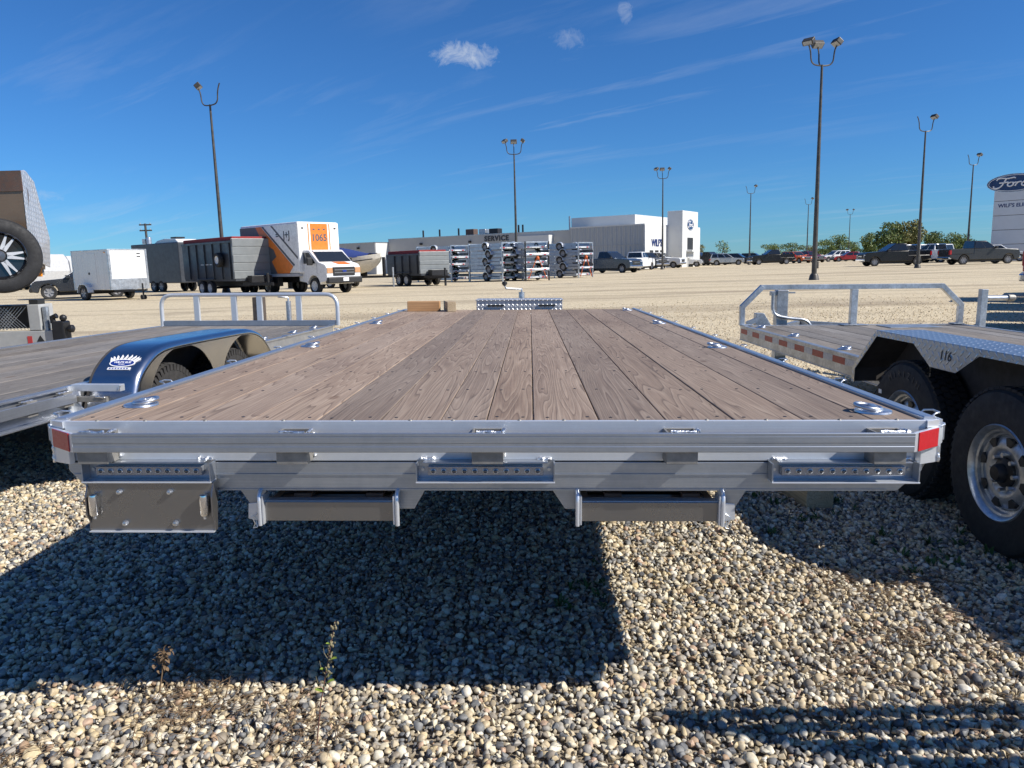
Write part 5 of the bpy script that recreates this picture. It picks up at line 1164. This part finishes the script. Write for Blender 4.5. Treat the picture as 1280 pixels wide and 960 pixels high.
# ------------------------------------------------------------------ boat on a trailer
BO = thing('motor_boat', 'white motor boat under a blue cover on a boat trailer', 'boat', hmtx(476, 356, 44.5, -33))
hull = MB(); st_ = []
for i, (x, w, zk, zg) in enumerate(((-5.6, 1.1, .75, 1.62), (-3.5, 1.18, .72, 1.66), (-1.8, 1.1, .78, 1.75), (-.8, .75, .95, 1.84), (-.2, .38, 1.25, 1.92), (.12, .06, 1.72, 1.98))):
    st_ += [(x, -w, zg), (x, -w * .97, zg - .28), (x, -w * .78, zk + (zg - zk) * .35), (x, 0, zk), (x, w * .78, zk + (zg - zk) * .35), (x, w * .97, zg - .28), (x, w, zg)]
hull.add(st_, [(i * 7 + j, i * 7 + j + 1, (i + 1) * 7 + j + 1, (i + 1) * 7 + j) for i in range(5) for j in range(6)] + [tuple(range(7)), tuple(range(35, 42))[::-1]] + [(i * 7, (i + 1) * 7, (i + 1) * 7 + 6, i * 7 + 6) for i in range(5)])
hull.build('hull', simple('gelcoat', (.66, .62, .54), .25, coat=.5), BO, smooth=35, fix=True)
for s in (-1, 1):
    bl = MB(); P_ = [(-5.6, 1.1, 1.36), (-3.5, 1.18, 1.40), (-1.8, 1.1, 1.49), (-.8, .75, 1.58), (-.2, .38, 1.66)]
    for a, b_ in zip(P_[:-1], P_[1:]): bl.bar((a[0], s * (a[1] * .985), a[2]), (b_[0], s * (b_[1] * .985), b_[2]), .03, .05)
    bl.build('hull_stripe', black_steel, BO)
cv = MB(); cs_ = []
for x, w, zg, zc in ((-5.65, 1.14, 1.60, 1.75), (-4.2, 1.2, 1.66, 2.15), (-3.2, 1.2, 1.68, 2.42), (-2.2, 1.15, 1.74, 2.25), (-1.2, .95, 1.82, 1.98), (-.45, .5, 1.9, 1.98)):
    cs_ += [(x, -w, zg - .06), (x, -w * .95, zg + .04), (x, -w * .5, (zg + zc) / 2 + .08), (x, 0, zc), (x, w * .5, (zg + zc) / 2 + .08), (x, w * .95, zg + .04), (x, w, zg - .06)]
cv.add(cs_, [(i * 7 + j, i * 7 + j + 1, (i + 1) * 7 + j + 1, (i + 1) * 7 + j) for i in range(5) for j in range(6)]); cv.build('cover', simple('blue_canvas', (.03, .055, .20), .7, bmp=.3, bscale=6), BO, smooth=50, fix=True)
BTR = thing('boat_trailer', 'black tandem trailer carrying the covered motor boat', 'trailer', BO.matrix_world.copy())
for s in (-1, 1):
    MB().bar((-5.4, s * .75, .62), (-.8, s * .6, .62), .08, .12).build('frame_rail', black_steel, BTR); MB().bar((-.8, s * .6, .62), (1.4, 0, .62), .08, .12).build('tongue_rail', black_steel, BTR)
    MB().box(-5.2, -1.6, *sorted((s * .42, s * .6)), .681, 1.02).build('bunk', black_steel, BTR)
    for xw in (-3.9, -3.1): road_wheel(BTR, xw, s * 1.02, .33, .2, white_paint)
for xw in (-3.9, -3.1): MB().cyl((xw, -1.0, .33), (xw, 1.0, .33), .05, n=8).build('axle', black_steel, BTR)
MB().box(-4.1, -2.9, -.8, .8, .33, .6).build('axle_frame', black_steel, BTR)
MB().cyl((1.1, -.1, 0), (1.1, -.1, 1.15), .05, n=8).build('jack', galv, BTR); MB().box(.25, .4, -.06, .06, .60, 1.75).build('winch_post', black_steel, BTR)

# ------------------------------------------------------------------ stacked aluminium utility trailers in shipping frames
orange_strap = simple('orange_strap', (.55, .12, .03), .6)
def stack(mtx, L, W, n, lab, strap=False, dark=False):
    fr_ = thing('shipping_frame', 'steel corner frame holding ' + lab, 'frame', mtx, group='frames of the trailer stacks')
    h = .495; H_ = n * h + .10
    for x in (-L, 0):
        for y in (-W / 2, W / 2):
            MB().box(x - .04, x + .04, y - .04, y + .04, -.02, H_).build('frame_post', galv_l if not dark else black_steel, fr_)
    for x in (-L, 0): MB().box(x - .035, x + .035, -W / 2 + .041, W / 2 - .041, H_ - .08, H_).build('frame_header', galv_l, fr_)
    if strap:
        for a, b_ in (((.05, -W * .4, .1), (.05, -.1, H_ * .55)), ((.05, W * .4, .1), (.05, .1, H_ * .55)), ((.05, -W * .2, .7), (.05, W * .2, .7))): MB().bar(a, b_, .06, .03).build('strap', orange_strap, fr_)
        MB().sphere((.06, 0, H_ * .58), .13).build('strap_ratchet', orange_strap, fr_, smooth=50)
    first = None
    for i in range(n):
        z = .06 + i * h; m_ = mtx @ Matrix.Translation((0, 0, z))
        if stack.src is None:
            o = thing('utility_trailer', 'x', 'trailer', m_); stack.src = o; l_, w_ = 3.6, 1.75
            for s in (-1, 1):
                MB().box(-l_ + .05, -.05, *sorted((s * (w_ / 2 - .05), s * w_ / 2)), .07, .26).build('side_rail', alu, o, bevel=.008)
                MB().box(-l_ + .05, -.05, *sorted((s * (w_ / 2 - .04), s * (w_ / 2 - .01))), .29, .475).build('upper_rail', alu, o, bevel=.008)
                for k in range(4): MB().box(-l_ + .1 + k * 1.1, -l_ + .15 + k * 1.1, *sorted((s * (w_ / 2 - .045), s * (w_ / 2 - .005))), .2605, .2895).build('stake', alu, o)
            for x in (-l_ + .05, -.12): MB().box(x, x + .07, -w_ / 2 + .051, w_ / 2 - .051, .12, .26).build('end_rail', alu_clean, o, bevel=.008)
            MB().box(-l_ + .2, -.2, -w_ / 2 + .052, w_ / 2 - .052, .20, .235).build('deck', wood_grey, o)
            for s in (-1, 1):
                w = road_wheel(o, -1.5, s * (w_ / 2 + .03), .29, .17, rim_alloy); w.location.z = .24
                pts = [(-1.5 + .36 * math.cos(t), .24 + .36 * math.sin(t)) for t in np.linspace(math.pi, 0, 10)]; inn = [(-1.5 + .33 * math.cos(t), .24 + .33 * math.sin(t)) for t in np.linspace(math.pi, 0, 10)]
                fn = MB(); fn.prism(pts + inn[::-1], 'y', *sorted((s * (w_ / 2 - .02), s * (w_ / 2 + .16)))); fn.build('fender', alu_clean, o)
                MB().box(-.049, -.03, *sorted((s * .45, s * .62)), .15, .21).build('taillight', red_lens, o)
            MB().box(-.049, -.02, -.3, .3, .13, .19).build('light_panel', white_paint, o)
            MB().cyl((-1.5, -w_ / 2, .24), (-1.5, w_ / 2, .24), .03, n=8).build('axle', black_steel, o)
            MB().box(-1.6, -1.4, -w_ / 2 + .1, w_ / 2 - .1, .24, .2).build('axle_mount', black_steel, o)
            o['label'] = LAY[i] + ' aluminium utility trailer of ' + lab; o['group'] = 'stacked aluminium utility trailers'
        else:
            o = dup(stack.src, m_ @ Matrix.Translation((.16 if i % 2 else -.16, 0, 0)), label=LAY[i] + ' aluminium utility trailer of ' + lab, group='stacked aluminium utility trailers')
stack.src = None; LAY = ['lowest', 'second lowest', 'middle', 'second highest', 'topmost']
stack(hmtx(576, 352, 54.0, -42), 3.6, 1.75, 5, 'the stack behind the black dump trailer')
stack(hmtx(641, 352, 50.5, -50), 3.6, 1.75, 5, 'the middle stack with its rear lamps showing')
stack(hmtx(672, 351, 50.0, -64), 3.6, 1.75, 5, 'the dark stack crossed by orange straps', strap=True, dark=True)
stack(hmtx(732, 346, 55.5, -42), 3.6, 1.75, 5, 'the stack beside the blue-grey pickup', strap=True)
# ------------------------------------------------------------------ lamp posts
steel_pole = simple('pole_steel', (.085, .08, .072), .5, .5, .35, 3.0); lamp_face = simple('lamp_face', (.36, .38, .40), .4)
def lamp_post(px, Y, label, heads, bare, yaw=0):
    p = at(px, 330, Y); g = gz(p.x, Y); o = thing('lamp_post', label, 'lamp post', loc=(p.x, Y, g), rz=R(yaw), group='lamp posts over the lot')
    MB().tube([(0, 0, -.1), (0, 0, 3), (0, 0, 10.0)], [.125, .105, .055], 12).build('pole', steel_pole, o, smooth=50)
    MB().lathe([(.001, .32), (.15, .30), (.20, .22), (.24, .02), (.26, -.05)], (0, 0, .0), 'z', 14).build('pole_base', steel_pole, o, smooth=40)
    MB().box(.10, .2, -.07, .07, .55, .9).build('junction_box', steel_pole, o, bevel=.02)
    for a in heads + bare:
        d = Vector((math.cos(R(a)), math.sin(R(a)), 0)); f = .62 if a not in (90, 270) else .3
        MB().tube(bent([Vector((0, 0, 9.95)), d * f * .9 + Vector((0, 0, 10.0)), d * f + Vector((0, 0, 10.75 if a in heads else 10.7)), d * (f + .18) + Vector((0, 0, 11.0))], .3), .035, 7).build('arm', steel_pole, o, smooth=50)
    for a in heads:
        d = Vector((math.cos(R(a)), math.sin(R(a)), 0)); f = .62 if a not in (90, 270) else .3; c0 = d * (f + .1) + Vector((0, 0, 11.0))
        hd = MB(); hd.T = Matrix.Translation(c0) @ Matrix.Rotation(R(a if a not in (180,) else 215), 4, 'Z') @ Matrix.Rotation(R(38), 4, 'Y'); hd.box(-.16, .16, -.26, .26, -.10, .14)
        h_ = hd.build('lamp_head', steel_pole, o, bevel=.03)
        fc = MB(); fc.T = hd.T; fc.box(-.13, .13, -.22, .22, -.108, -.1005); fc.build('lamp_glass', lamp_face, h_)
        fb = MB(); fb.T = hd.T; fb.box(.1605, .1680, -.2, .2, -.06, .11); fb.build('lamp_back', lamp_face, h_)
for a in ((280, 41.7, 'lamp post rising behind the box truck with one flood lamp and one bare arm', [180], [0], -25), (1018, 36.8, 'tallest looking lamp post, standing alone on the open gravel with three lamps', [180, 90, 0], [], 10),
          (1147, 57, 'lamp post beside the black pickup with a single flood lamp', [0], [180], 15), (646, 63, 'lamp post behind the middle trailer stack with three lamps', [180, 90, 0], [], 0),
          (828, 85, 'lamp post in front of the showroom tower', [180, 90, 0], [], 0), (936.5, 108, 'lamp post beside the black pickup on the dealer lot', [0], [180], 10),
          (1208, 80, 'lamp post between the dark grey pickup and the pylon sign', [0], [180], 15), (1008, 135, 'lamp post just behind the tallest looking one, over the maroon SUV', [0], [180], 10), (1060, 173, 'farthest lamp post, in front of the broad green trees', [180, 0], [], 0)): lamp_post(*a)

# ------------------------------------------------------------------ utility pole
p = at(184.5, 310, 95); UP = thing('utility_pole', 'wooden utility pole with cross-arms and transformer beyond the cargo trailer', 'pole', loc=(p.x, 95, gz(p.x, 95)))
zt_ = at(184.5, 281, 95).z; MB().tube([(0, 0, -.3), (0, 0, zt_)], [.19, .13], 10).build('pole', steel_pole, UP, smooth=50)
for z in (zt_ - .15, zt_ - .85): MB().box(-.75, .75, -.08, .08, z - .08, z + .08).build('cross_arm', steel_pole, UP)
for x in (-.6, .6):
    for z in (zt_ - .15, zt_ - .85): MB().cyl((x, 0, z + .081), (x, 0, z + .25), .05, n=8).build('insulator', lamp_face, UP)
MB().lathe([(.001, .62), (.28, .58), (.30, .5), (.30, -.4), (.001, -.42)], (.36, -.2, zt_ - 2.3), 'z', 14).build('transformer', galv_l, UP, smooth=40)
MB().box(-.55, -.12, -.14, .14, zt_ - 2.5, zt_ - 1.9).build('switch_box', galv_l, UP, bevel=.03)

# ------------------------------------------------------------------ showroom and service building
BM = frame_mtx((17.2, 94.9, .15), (.844, -.536, 0), (.536, .844, 0), (0, 0, 1))
SB = thing('dealership_building', 'long grey service wing with white showroom corner, tower and blue oval sign', 'building', BM)
grey_wall = simple('grey_cladding', (.40, .405, .40), .6, 0, .05, .8)
cm_, nd, ln, b = mat_new('corrugated_grey'); tc = nd.new('ShaderNodeTexCoord'); sp_ = nd.new('ShaderNodeSeparateXYZ'); ln.new(tc.outputs['Object'], sp_.inputs[0])
hgt_ = M('SINE', M('MULTIPLY', M('ADD', sp_.outputs[0], sp_.outputs[1], nodes=nd, links=ln), 10.0, nodes=nd, links=ln), nodes=nd, links=ln); spec(b, Base_Color=(.42, .43, .43), Roughness=.5); bump(nd, ln, b, hgt_, 1.0, .08)
bx = lambda nm, m_, x0, x1, y0, y1, z0, z1, bv=None: MB().box(x0, x1, y0, y1, z0, z1).build(nm, m_, SB, bevel=bv)
bx('service_wing', grey_wall, -54.4, -42.5, -3.0, 16, -.3, 4.75); bx('wing_end', cream_wall, -42.499, -42.42, -2.9, -.002, -.3, 4.7)
bx('service_wall', grey_wall, -42.4, -10.41, 0, 16, -.3, 5.2); bx('white_bay', cream_wall, -18.4, -13.2, -1.2, -.001, -.3, 4.75); bx('bay_ledge', grey_wall, -16, -13.2, -1.6, -1.201, 3.2, 3.5)
bx('showroom_wall', cm_, -10.4, -.05, -.35, 21, -.3, 5.45); bx('mid_trim', grey_wall, -10.3, -.06, -.40, -.351, 3.0, 3.12)
bx('roof_edge', cream_wall, -10.42, .05, -.37, 21.05, 5.451, 5.60)
bx('upper_storey', cream_wall, -13.0, -3.5, 5, 17, 5.601, 7.1); bx('roof_edge', galv, -54.5, -42.4, -3.1, 16, 4.751, 4.86); bx('roof_edge', galv, -42.39, -10.43, -.06, 16, 5.201, 5.32)
bx('facade', cream_wall, -.049, .10, -.34, 21, -.3, 5.45)
tw = bx('entrance_tower', cream_wall, .101, 2.2, 7.4, 13.6, -.3, 7.4, .04)
bx('tower_recess', plastic_black, 2.201, 2.22, 9.3, 11.6, 2.3, 3.9); bx('tower_door', grey_wall, 2.201, 2.24, 9.2, 11.8, -.2, 2.0); bx('tower_canopy', cream_wall, 2.201, 3.0, 9.0, 12.0, 2.02, 2.25)
for y in (1.2, 3.0, 4.8): w_ = bx('window', plastic_black, .101, .13, y, y + 1.2, .3, 2.3); 
for y in (15, 17.4): bx('window', plastic_black, .101, .13, y, y + 1.6, .3, 2.3)
navy = simple('navy_letters', (.012, .03, .13), .4)
text("WILF'S", navy, SB, frame_mtx((.12, 3.6, 3.2), (0, 1, 0), (0, 0, 1), (1, 0, 0)), 1.25, .04, bold=.03)
text('SERVICE', simple('dark_letters', (.05, .05, .055), .5), SB, frame_mtx((-22.3, -.05, 4.62), (1, 0, 0), (0, 0, 1), (0, -1, 0)), 1.0, .04, bold=.03, space=1.15)
for x in (-52, -46): bx('wall_lamp', black_steel, x, x + .35, -3.35, -3.001, 3.9, 4.2, .05)
for x in (-36, -27, -18.9): bx('wall_lamp', black_steel, x, x + .35, -.35, -.001, 4.2, 4.5, .05)
for x in (-51, -47.5): bx('roller_door', galv, x, x + 3.0, -3.03, -3.001, -.1, 3.2)
for x in (-40, -34, -29): bx('roller_door', galv, x, x + 3.4, -.04, -.001, -.1, 3.4)
for x, w, h, mt in ((-29.8, 1.5, 1.1, brown_inside), (-27.4, 1.2, 1.0, galv), (-25.6, 1.6, 1.0, black_steel)): bx('roof_unit', mt, x, x + w, 3, 4.2, 5.19, 5.2 + h, .1)
for x in (-31.2, -20.6, -19.9, -38, -34.8): bx('vent_stack', black_steel, x, x + .18, 3, 3.2, 5.19, 6.5)
for x in (-15, -9, -5): bx('vent_stack', galv, x, x + .16, 8, 8.2, 5.59 if x > -10 else 5.19, 7.6 if x < -10 else 6.6)
def ford_oval(parent, mtx, a, bq, th=.12):
    e = bpy.data.objects.new('oval_sign', None); COL.objects.link(e); e.parent = parent; e.matrix_local = mtx
    fb = simple('sign_blue', (.008, .022, .10), .3, coat=.4) if 'sign_blue' not in MATS else MATS['sign_blue']
    MB().prism(el(a, bq, 48), 'z', -th, 0).build('oval_rim', galv_l, e); MB().prism(el(a * .975, bq * .93, 48), 'z', .0005, .02).build('oval_face', fb, e)
    MB().tube([(a * .92 * math.cos(t), bq * .84 * math.sin(t), .022) for t in np.linspace(0, 2 * math.pi, 48, endpoint=False)], a * .011, 6, closed=True).build('oval_line', white_ink, e)
    S_ = [[(-.60, .22), (-.56, .34), (-.42, .38), (-.22, .33), (-.02, .38), (.06, .33)], [(-.26, .33), (-.33, .10), (-.42, -.16), (-.55, -.30), (-.68, -.27), (-.70, -.14)], [(-.50, .05), (-.34, .06), (-.18, .09)],
          [(-.10, .06), (-.19, .0), (-.21, -.14), (-.13, -.22), (-.03, -.15), (-.01, -.02), (-.08, .06), (.02, .02), (.08, .04)], [(.12, .06), (.09, -.08), (.05, -.22)], [(.09, -.08), (.15, .02), (.24, .06), (.27, .0)],
          [(.47, .03), (.38, .06), (.29, -.04), (.29, -.18), (.37, -.23), (.45, -.12), (.55, .20), (.60, .36)], [(.52, .10), (.45, -.14), (.49, -.23), (.60, -.18), (.66, -.10)]]
    for st_ in S_:
        q = smooth_line([(x * a * 1.05, y * bq * 1.55) for x, y in st_], 4); MB().tube([(v.x, v.y, .024) for v in q], a * .030, 6).build('script_stroke', white_ink, e, smooth=60)
    return e
ford_oval(SB, frame_mtx((2.22, 10.5, 5.6), (0, 1, 0), (0, 0, 1), (1, 0, 0)), 1.35, .75)
# pylon sign
p = at(1261, 330, 80); PM = frame_mtx((p.x, 80, gz(p.x, 80)), (math.cos(R(-50)), math.sin(R(-50)), 0), (-math.sin(R(-50)), math.cos(R(-50)), 0), (0, 0, 1))
PS = thing('pylon_sign', 'tall pale pylon sign topped by a blue oval with white script', 'sign', PM)
sign_grey = simple('sign_panel', (.60, .61, .63), .4, .2, .04, 1.0)
hz_ = [0, 1.75, 3.25, 4.75, 6.25, 7.35]
for i in range(5): MB().box(-1.72, 1.72, -.45, .45, hz_[i] + (.02 if i else -.2), hz_[i + 1] - .02).build('sign_panel', sign_grey, PS, bevel=.02)
MB().box(-1.68, 1.68, -.41, .41, -.1, 7.34).build('sign_core', black_steel, PS)
ford_oval(PS, frame_mtx((0, -.46, 8.05), (1, 0, 0), (0, 0, 1), (0, -1, 0)), 2.5, .95, .6)
text("WILF'S ELIE", navy, PS, frame_mtx((0, -.455, 5.75), (1, 0, 0), (0, 0, 1), (0, -1, 0)), .52, .01, bold=.012)

# ------------------------------------------------------------------ travel trailers far left
def camper(px, Y, th, label, L=8.5):
    o = thing('travel_trailer', label, 'camper', vplace(px, 355, Y, th), group='campers beyond the lot edge')
    MB().prism([(-L, .6), (-L, 3.2), (-.6, 3.2), (-.1, 2.6), (0, 1.6), (-.3, .6)], 'y', -1.2, 1.2).build('body', simple('camper_white', (.50, .51, .52), .4) if 'camper_white' not in MATS else MATS['camper_white'], o, bevel=.08)
    MB().prism([(-L + .05, .62), (-L + .05, 1.3), (-3, 1.2), (-1.2, 1.9), (-.2, 1.75), (-.35, .62)], 'y', -1.212, -1.2005).build('side_graphic', galv, o); MB().prism([(-5, 1.35), (-2.6, 1.4), (-.7, 2.5), (-1.2, 2.6), (-2.9, 1.6)], 'y', -1.216, -1.2125).build('side_graphic', SLT, o)
    for x, w in ((-7.5, 1.2), (-4.8, 1.3), (-2.4, .9)): MB().box(x, x + w, -1.222, -1.2165, 1.75, 2.5).build('window', glass, o)
    MB().box(-3.4, -2.75, -1.222, -1.2165, .75, 2.6).build('door', white_paint, o)
    for s in (-1, 1):
        for x in (-4.6, -3.7): road_wheel(o, x, s * 1.0, .35, .22, white_paint)
    MB().box(-4.9, -3.4, -1.0, 1.0, .3, .599).build('axle_frame', black_steel, o); MB().box(-.3, 1.0, -.08, .08, .45, .58).build('tongue', black_steel, o); MB().cyl((.7, 0, 0), (.7, 0, .6), .05, n=8).build('jack', black_steel, o)
camper(76, 72, -20, 'white camper with dark swoosh graphics beside the dark SUV'); camper(104, 82, -25, 'second white camper peeking over the dark SUV'); camper(52, 66, -25, 'white camper below the bronze trailer nose', 7.5)

# ------------------------------------------------------------------ trees
bark = simple('bark', (.09, .07, .055), .9, 0, .3, 4.0)
def leafmat(name, c0, c1):
    m_, nd, ln, b = mat_new(name); tc = nd.new('ShaderNodeTexCoord'); n_ = noise_tex(nd, ln, tc.outputs['Object'], .9, 5.0, .7); r_ = ramp(nd, [(.3, c0), (.7, c1)]); ln.new(n_, r_.inputs[0]); ln.new(r_.outputs[0], b.inputs['Base Color']); spec(b, Roughness=.6)
    b.inputs['Transmission Weight'].default_value = 0.0; return m_
LG = leafmat('green_leaf', (.060, .105, .022), (.20, .25, .065)); LY = leafmat('yellowing_leaf', (.09, .11, .028), (.26, .23, .07)); LD = leafmat('dark_leaf', (.05, .09, .022), (.16, .21, .06))
def tree(px, Y, top_py, width, mat, label, n=1500, seed=0, group='trees beyond the lot', gap=.0):
    rr_ = random.Random(seed); p = at(px, 330, Y); H_ = at(px, top_py, Y).z - .15
    o = thing('tree', label, 'tree', loc=(p.x, Y, .1), group=group); W_ = width * Y / FPX
    tr = MB(); tr.tube([(0, 0, -.3), (rr_.uniform(-.1, .1), 0, H_ * .3), (rr_.uniform(-.3, .3), rr_.uniform(-.3, .3), H_ * .8)], [H_ * .028, H_ * .02, H_ * .006], 8)
    lob = []
    for k in range(12):
        a = rr_.uniform(0, 6.28); rad = W_ / 2 * rr_.uniform(.25, .72); z = H_ * rr_.uniform(.16, .84); rad *= math.sqrt(max(.12, 1 - ((z / H_ - .5) / .5) ** 2 * .8)); c0 = Vector((math.cos(a) * rad, math.sin(a) * rad, z)); lob.append((c0, W_ * rr_.uniform(.15, .26), H_ * rr_.uniform(.12, .2)))
        tr.tube([(0, 0, H_ * rr_.uniform(.2, .4)), c0 * .6 + Vector((0, 0, z * .3)), c0], [H_ * .010, H_ * .007, H_ * .003], 5)
    tag(tr.build('trunk', bark, o, smooth=60), None)
    lob.append((Vector((0, 0, H_ * .84)), W_ * .2, H_ * .16)); lob.append((Vector((0, 0, H_ * .5)), W_ * .3, H_ * .2))
    cr = MB(); vs_, fs_ = [], []
    for i in range(n):
        c0, rw, rh = lob[rr_.randrange(len(lob))]
        d = Vector((rr_.gauss(0, 1), rr_.gauss(0, 1), rr_.gauss(0, 1))).normalized() * rr_.uniform(.35, 1.12) ** .7; q = c0 + Vector((d.x * rw, d.y * rw, d.z * rh)); s_ = H_ * rr_.uniform(.018, .042)
        u = Vector((rr_.gauss(0, 1), rr_.gauss(0, 1), rr_.gauss(0, .6))).normalized(); v = u.orthogonal().normalized(); v.rotate(Matrix.Rotation(rr_.uniform(0, 6.28), 3, u)); k = len(vs_)
        w = u.cross(v); vs_ += [q - v * s_, q + w * s_ * .6, q + v * s_, q - w * s_ * .6]; fs_.append((k, k + 1, k + 2, k + 3))
    cr.add(vs_, fs_); cr.build('crown', mat, o, uv=False); return o
tree(876, 170, 304, 20, LY, 'small yellowing tree right beside the white showroom corner', 900, 1)
tree(902, 175, 299, 20, LG, 'lone young green tree behind the silver SUV', 500, 2); tree(890, 190, 316, 16, LD, 'low dark bush left of the lone young tree', 400, 20); tree(940, 190, 313, 14, LD, 'low dark bush behind the lamp post by the black pickup', 300, 21)
for i, (px, tp, w, mt, lb) in enumerate(((966, 304, 34, LG, 'rounded green tree above the black pickup on the lot'), (990, 302, 34, LD, 'dark green tree behind the orange SUV'), (1008, 306, 26, LY, 'yellow-green tree behind the tallest looking lamp post'), (1030, 299, 34, LG, 'green tree between the two far lamp posts'),
                                         (1048, 292, 40, LG, 'broad green tree behind the farthest lamp post'), (1064, 302, 28, LD, 'dark green tree above the white and red cars'))): tree(px, 195, tp, w, mt, lb, 2200, 30 + i)
for i, (px, tp, w, mt, lb) in enumerate(((1085, 290, 24, LG, 'green tree above the nose of the black pickup'), (1107, 277, 44, LG, 'tall green tree above the black pickup cab'), (1126, 276, 40, LY, 'tall thin-leaved yellowing tree above the black pickup bed'), (1142, 274, 30, LY, 'tall golden tree behind the lamp post with a single lamp'), (1166, 289, 32, LD, 'dark green tree above the white pickups'), (1188, 290, 40, LG, 'bushy green tree above the dark grey pickup bed'), (1203, 296, 24, LD, 'low dark tree in front of the pylon edge'))): tree(px, 150, tp, w, mt, lb, 2400, 60 + i)
tree(30, 160, 336, 20, LD, 'low dark tree at the far edge behind the campers', 500, 90)

# ------------------------------------------------------------------ weeds in the gravel
stem_red = simple('weed_stem', (.16, .07, .05), .7); leaf_y = simple('weed_leaf', (.20, .28, .04), .6); seed_m = simple('weed_seed', (.22, .19, .11), .8); dry = simple('dry_stalk', (.16, .105, .06), .9)
rr = random.Random(4)
def leaf(mbd, c0, d, l, w):
    d = Vector(d).normalized(); s_ = d.cross(Vector((0, 0, 1))).normalized() * w; c0 = Vector(c0); up_ = Vector((0, 0, l * .12))
    mbd.add([c0, c0 + d * l * .35 + s_ + up_, c0 + d * l * .75 + s_ * .8 + up_, c0 + d * l, c0 + d * l * .75 - s_ * .8 + up_, c0 + d * l * .35 - s_ + up_], [(0, 1, 2, 3, 4, 5)])
g0 = on_z(395, 938, 0); top = at(419, 776, g0.y + .02); base = Vector((g0.x, g0.y, gz(g0.x, g0.y)))
WD = thing('weed', 'slim green weed with seed heads standing alone in the sunlit pebbles', 'weed', loc=base); tv = top - base
path = [Vector((0, 0, -.01)), tv * .35 + Vector((-.006, 0, 0)), tv * .65 + Vector((-.004, 0, 0)), tv]
MB().tube(smooth_line(path, 4) if False else path, [.0022, .002, .0015, .0008], 6).build('stem', stem_red, WD, smooth=60)
sd = MB()
for i in range(70):
    t = rr.uniform(.48, 1.0); c0 = tv * t + Vector((rr.gauss(0, .006), rr.gauss(0, .006), 0)) * (1.5 - t); sd.sphere(c0, rr.uniform(.0022, .0042), 1, 1, 1.5, 6)
tag(sd.build('seed_heads', seed_m, WD, smooth=60), kind='stuff')
for t, a, l in ((.52, 20, .03), (.70, -10, .028), (.62, 190, .024), (.56, 60, .022), (.45, 160, .03), (.82, 200, .018)):
    lf = MB(); leaf(lf, tv * t, (math.cos(R(a)), math.sin(R(a)) * .4 - .3, .35), l, l * .33); lf.build('leaf', leaf_y, WD)
for k in range(3):
    a = tv * (.45 + k * .12); bq = a + Vector((-.022 + k * .004, 0, .05)); MB().tube([a, a.lerp(bq, .5) + Vector((-.006, 0, 0)), bq], [.0012, .001, .0006], 5).build('side_stem', seed_m, WD)
g0 = on_z(198, 880, 0); base = Vector((g0.x, g0.y, gz(g0.x, g0.y))); top = at(205, 812, g0.y)
DW = thing('dead_weed', 'dead brown weed with a shrivelled seed head at the shadow edge', 'weed', loc=base); tv = top - base
MB().tube([Vector((0, 0, -.01)), tv * .5 + Vector((.004, 0, 0)), tv], [.003, .0025, .002], 6).build('stem', dry, DW, smooth=60)
sd = MB()
for i in range(60): c0 = tv * rr.uniform(.62, 1.05) + Vector((rr.gauss(0, .010), rr.gauss(0, .008), 0)); leaf(sd, c0, (rr.gauss(0, 1), rr.gauss(0, 1), rr.gauss(0, 1)), rr.uniform(.012, .026), rr.uniform(.003, .007))
tag(sd.build('seed_head', dry, DW), kind='stuff')
dt = MB()
for (x0, x1, y0, y1, n_) in ((-1.6, -.35, 1.68, 2.2, 480), (1.2, 2.0, 2.3, 3.1, 460), (.9, 1.6, 1.9, 2.5, 160), (-1.3, -.8, 2.15, 2.36, 200)):
    cl = [(rr.uniform(x0, x1), rr.uniform(y0, y1)) for _ in range(9)]
    for i in range(n_):
        cx0, cy0 = rr.choice(cl); x, y = rr.gauss(cx0, .09), rr.gauss(cy0, .06); z = gz(x, y) + rr.uniform(.012, .03); a = rr.uniform(0, 6.28); l = rr.uniform(.02, .11); d = Vector((math.cos(a), math.sin(a), rr.uniform(-.15, .35)))
        dt.tube([Vector((x, y, z)), Vector((x, y, z)) + d * l * .5 + Vector((0, 0, rr.uniform(0, .008))), Vector((x, y, z)) + d * l], [.0012, .0011, .0006], 4)
tag(dt.build('dry_weeds', dry, None, uv=False), 'tangles of dry brown stalks lying on the pebbles', 'dry weeds', kind='stuff')
gw = MB(); gm_ = simple('shade_weed', (.05, .10, .025), .7)
for (x0, x1, y0, y1, n_) in ((1.75, 2.6, 2.9, 3.6, 26), (1.3, 1.9, 3.6, 4.2, 12), (.1, .45, 2.6, 3.3, 8)):
    for i in range(n_):
        x, y = rr.uniform(x0, x1), rr.uniform(y0, y1); z = gz(x, y) + .012
        for k in range(rr.randint(5, 11)): leaf(gw, (x + rr.gauss(0, .012), y + rr.gauss(0, .012), z), (rr.gauss(0, 1), rr.gauss(0, 1), rr.uniform(.5, 1.6)), rr.uniform(.02, .055), rr.uniform(.003, .009))
tag(gw.build('green_weeds', gm_, None, uv=False), 'small green weeds sprouting in the shaded gravel under the trailers', 'weeds', kind='stuff')
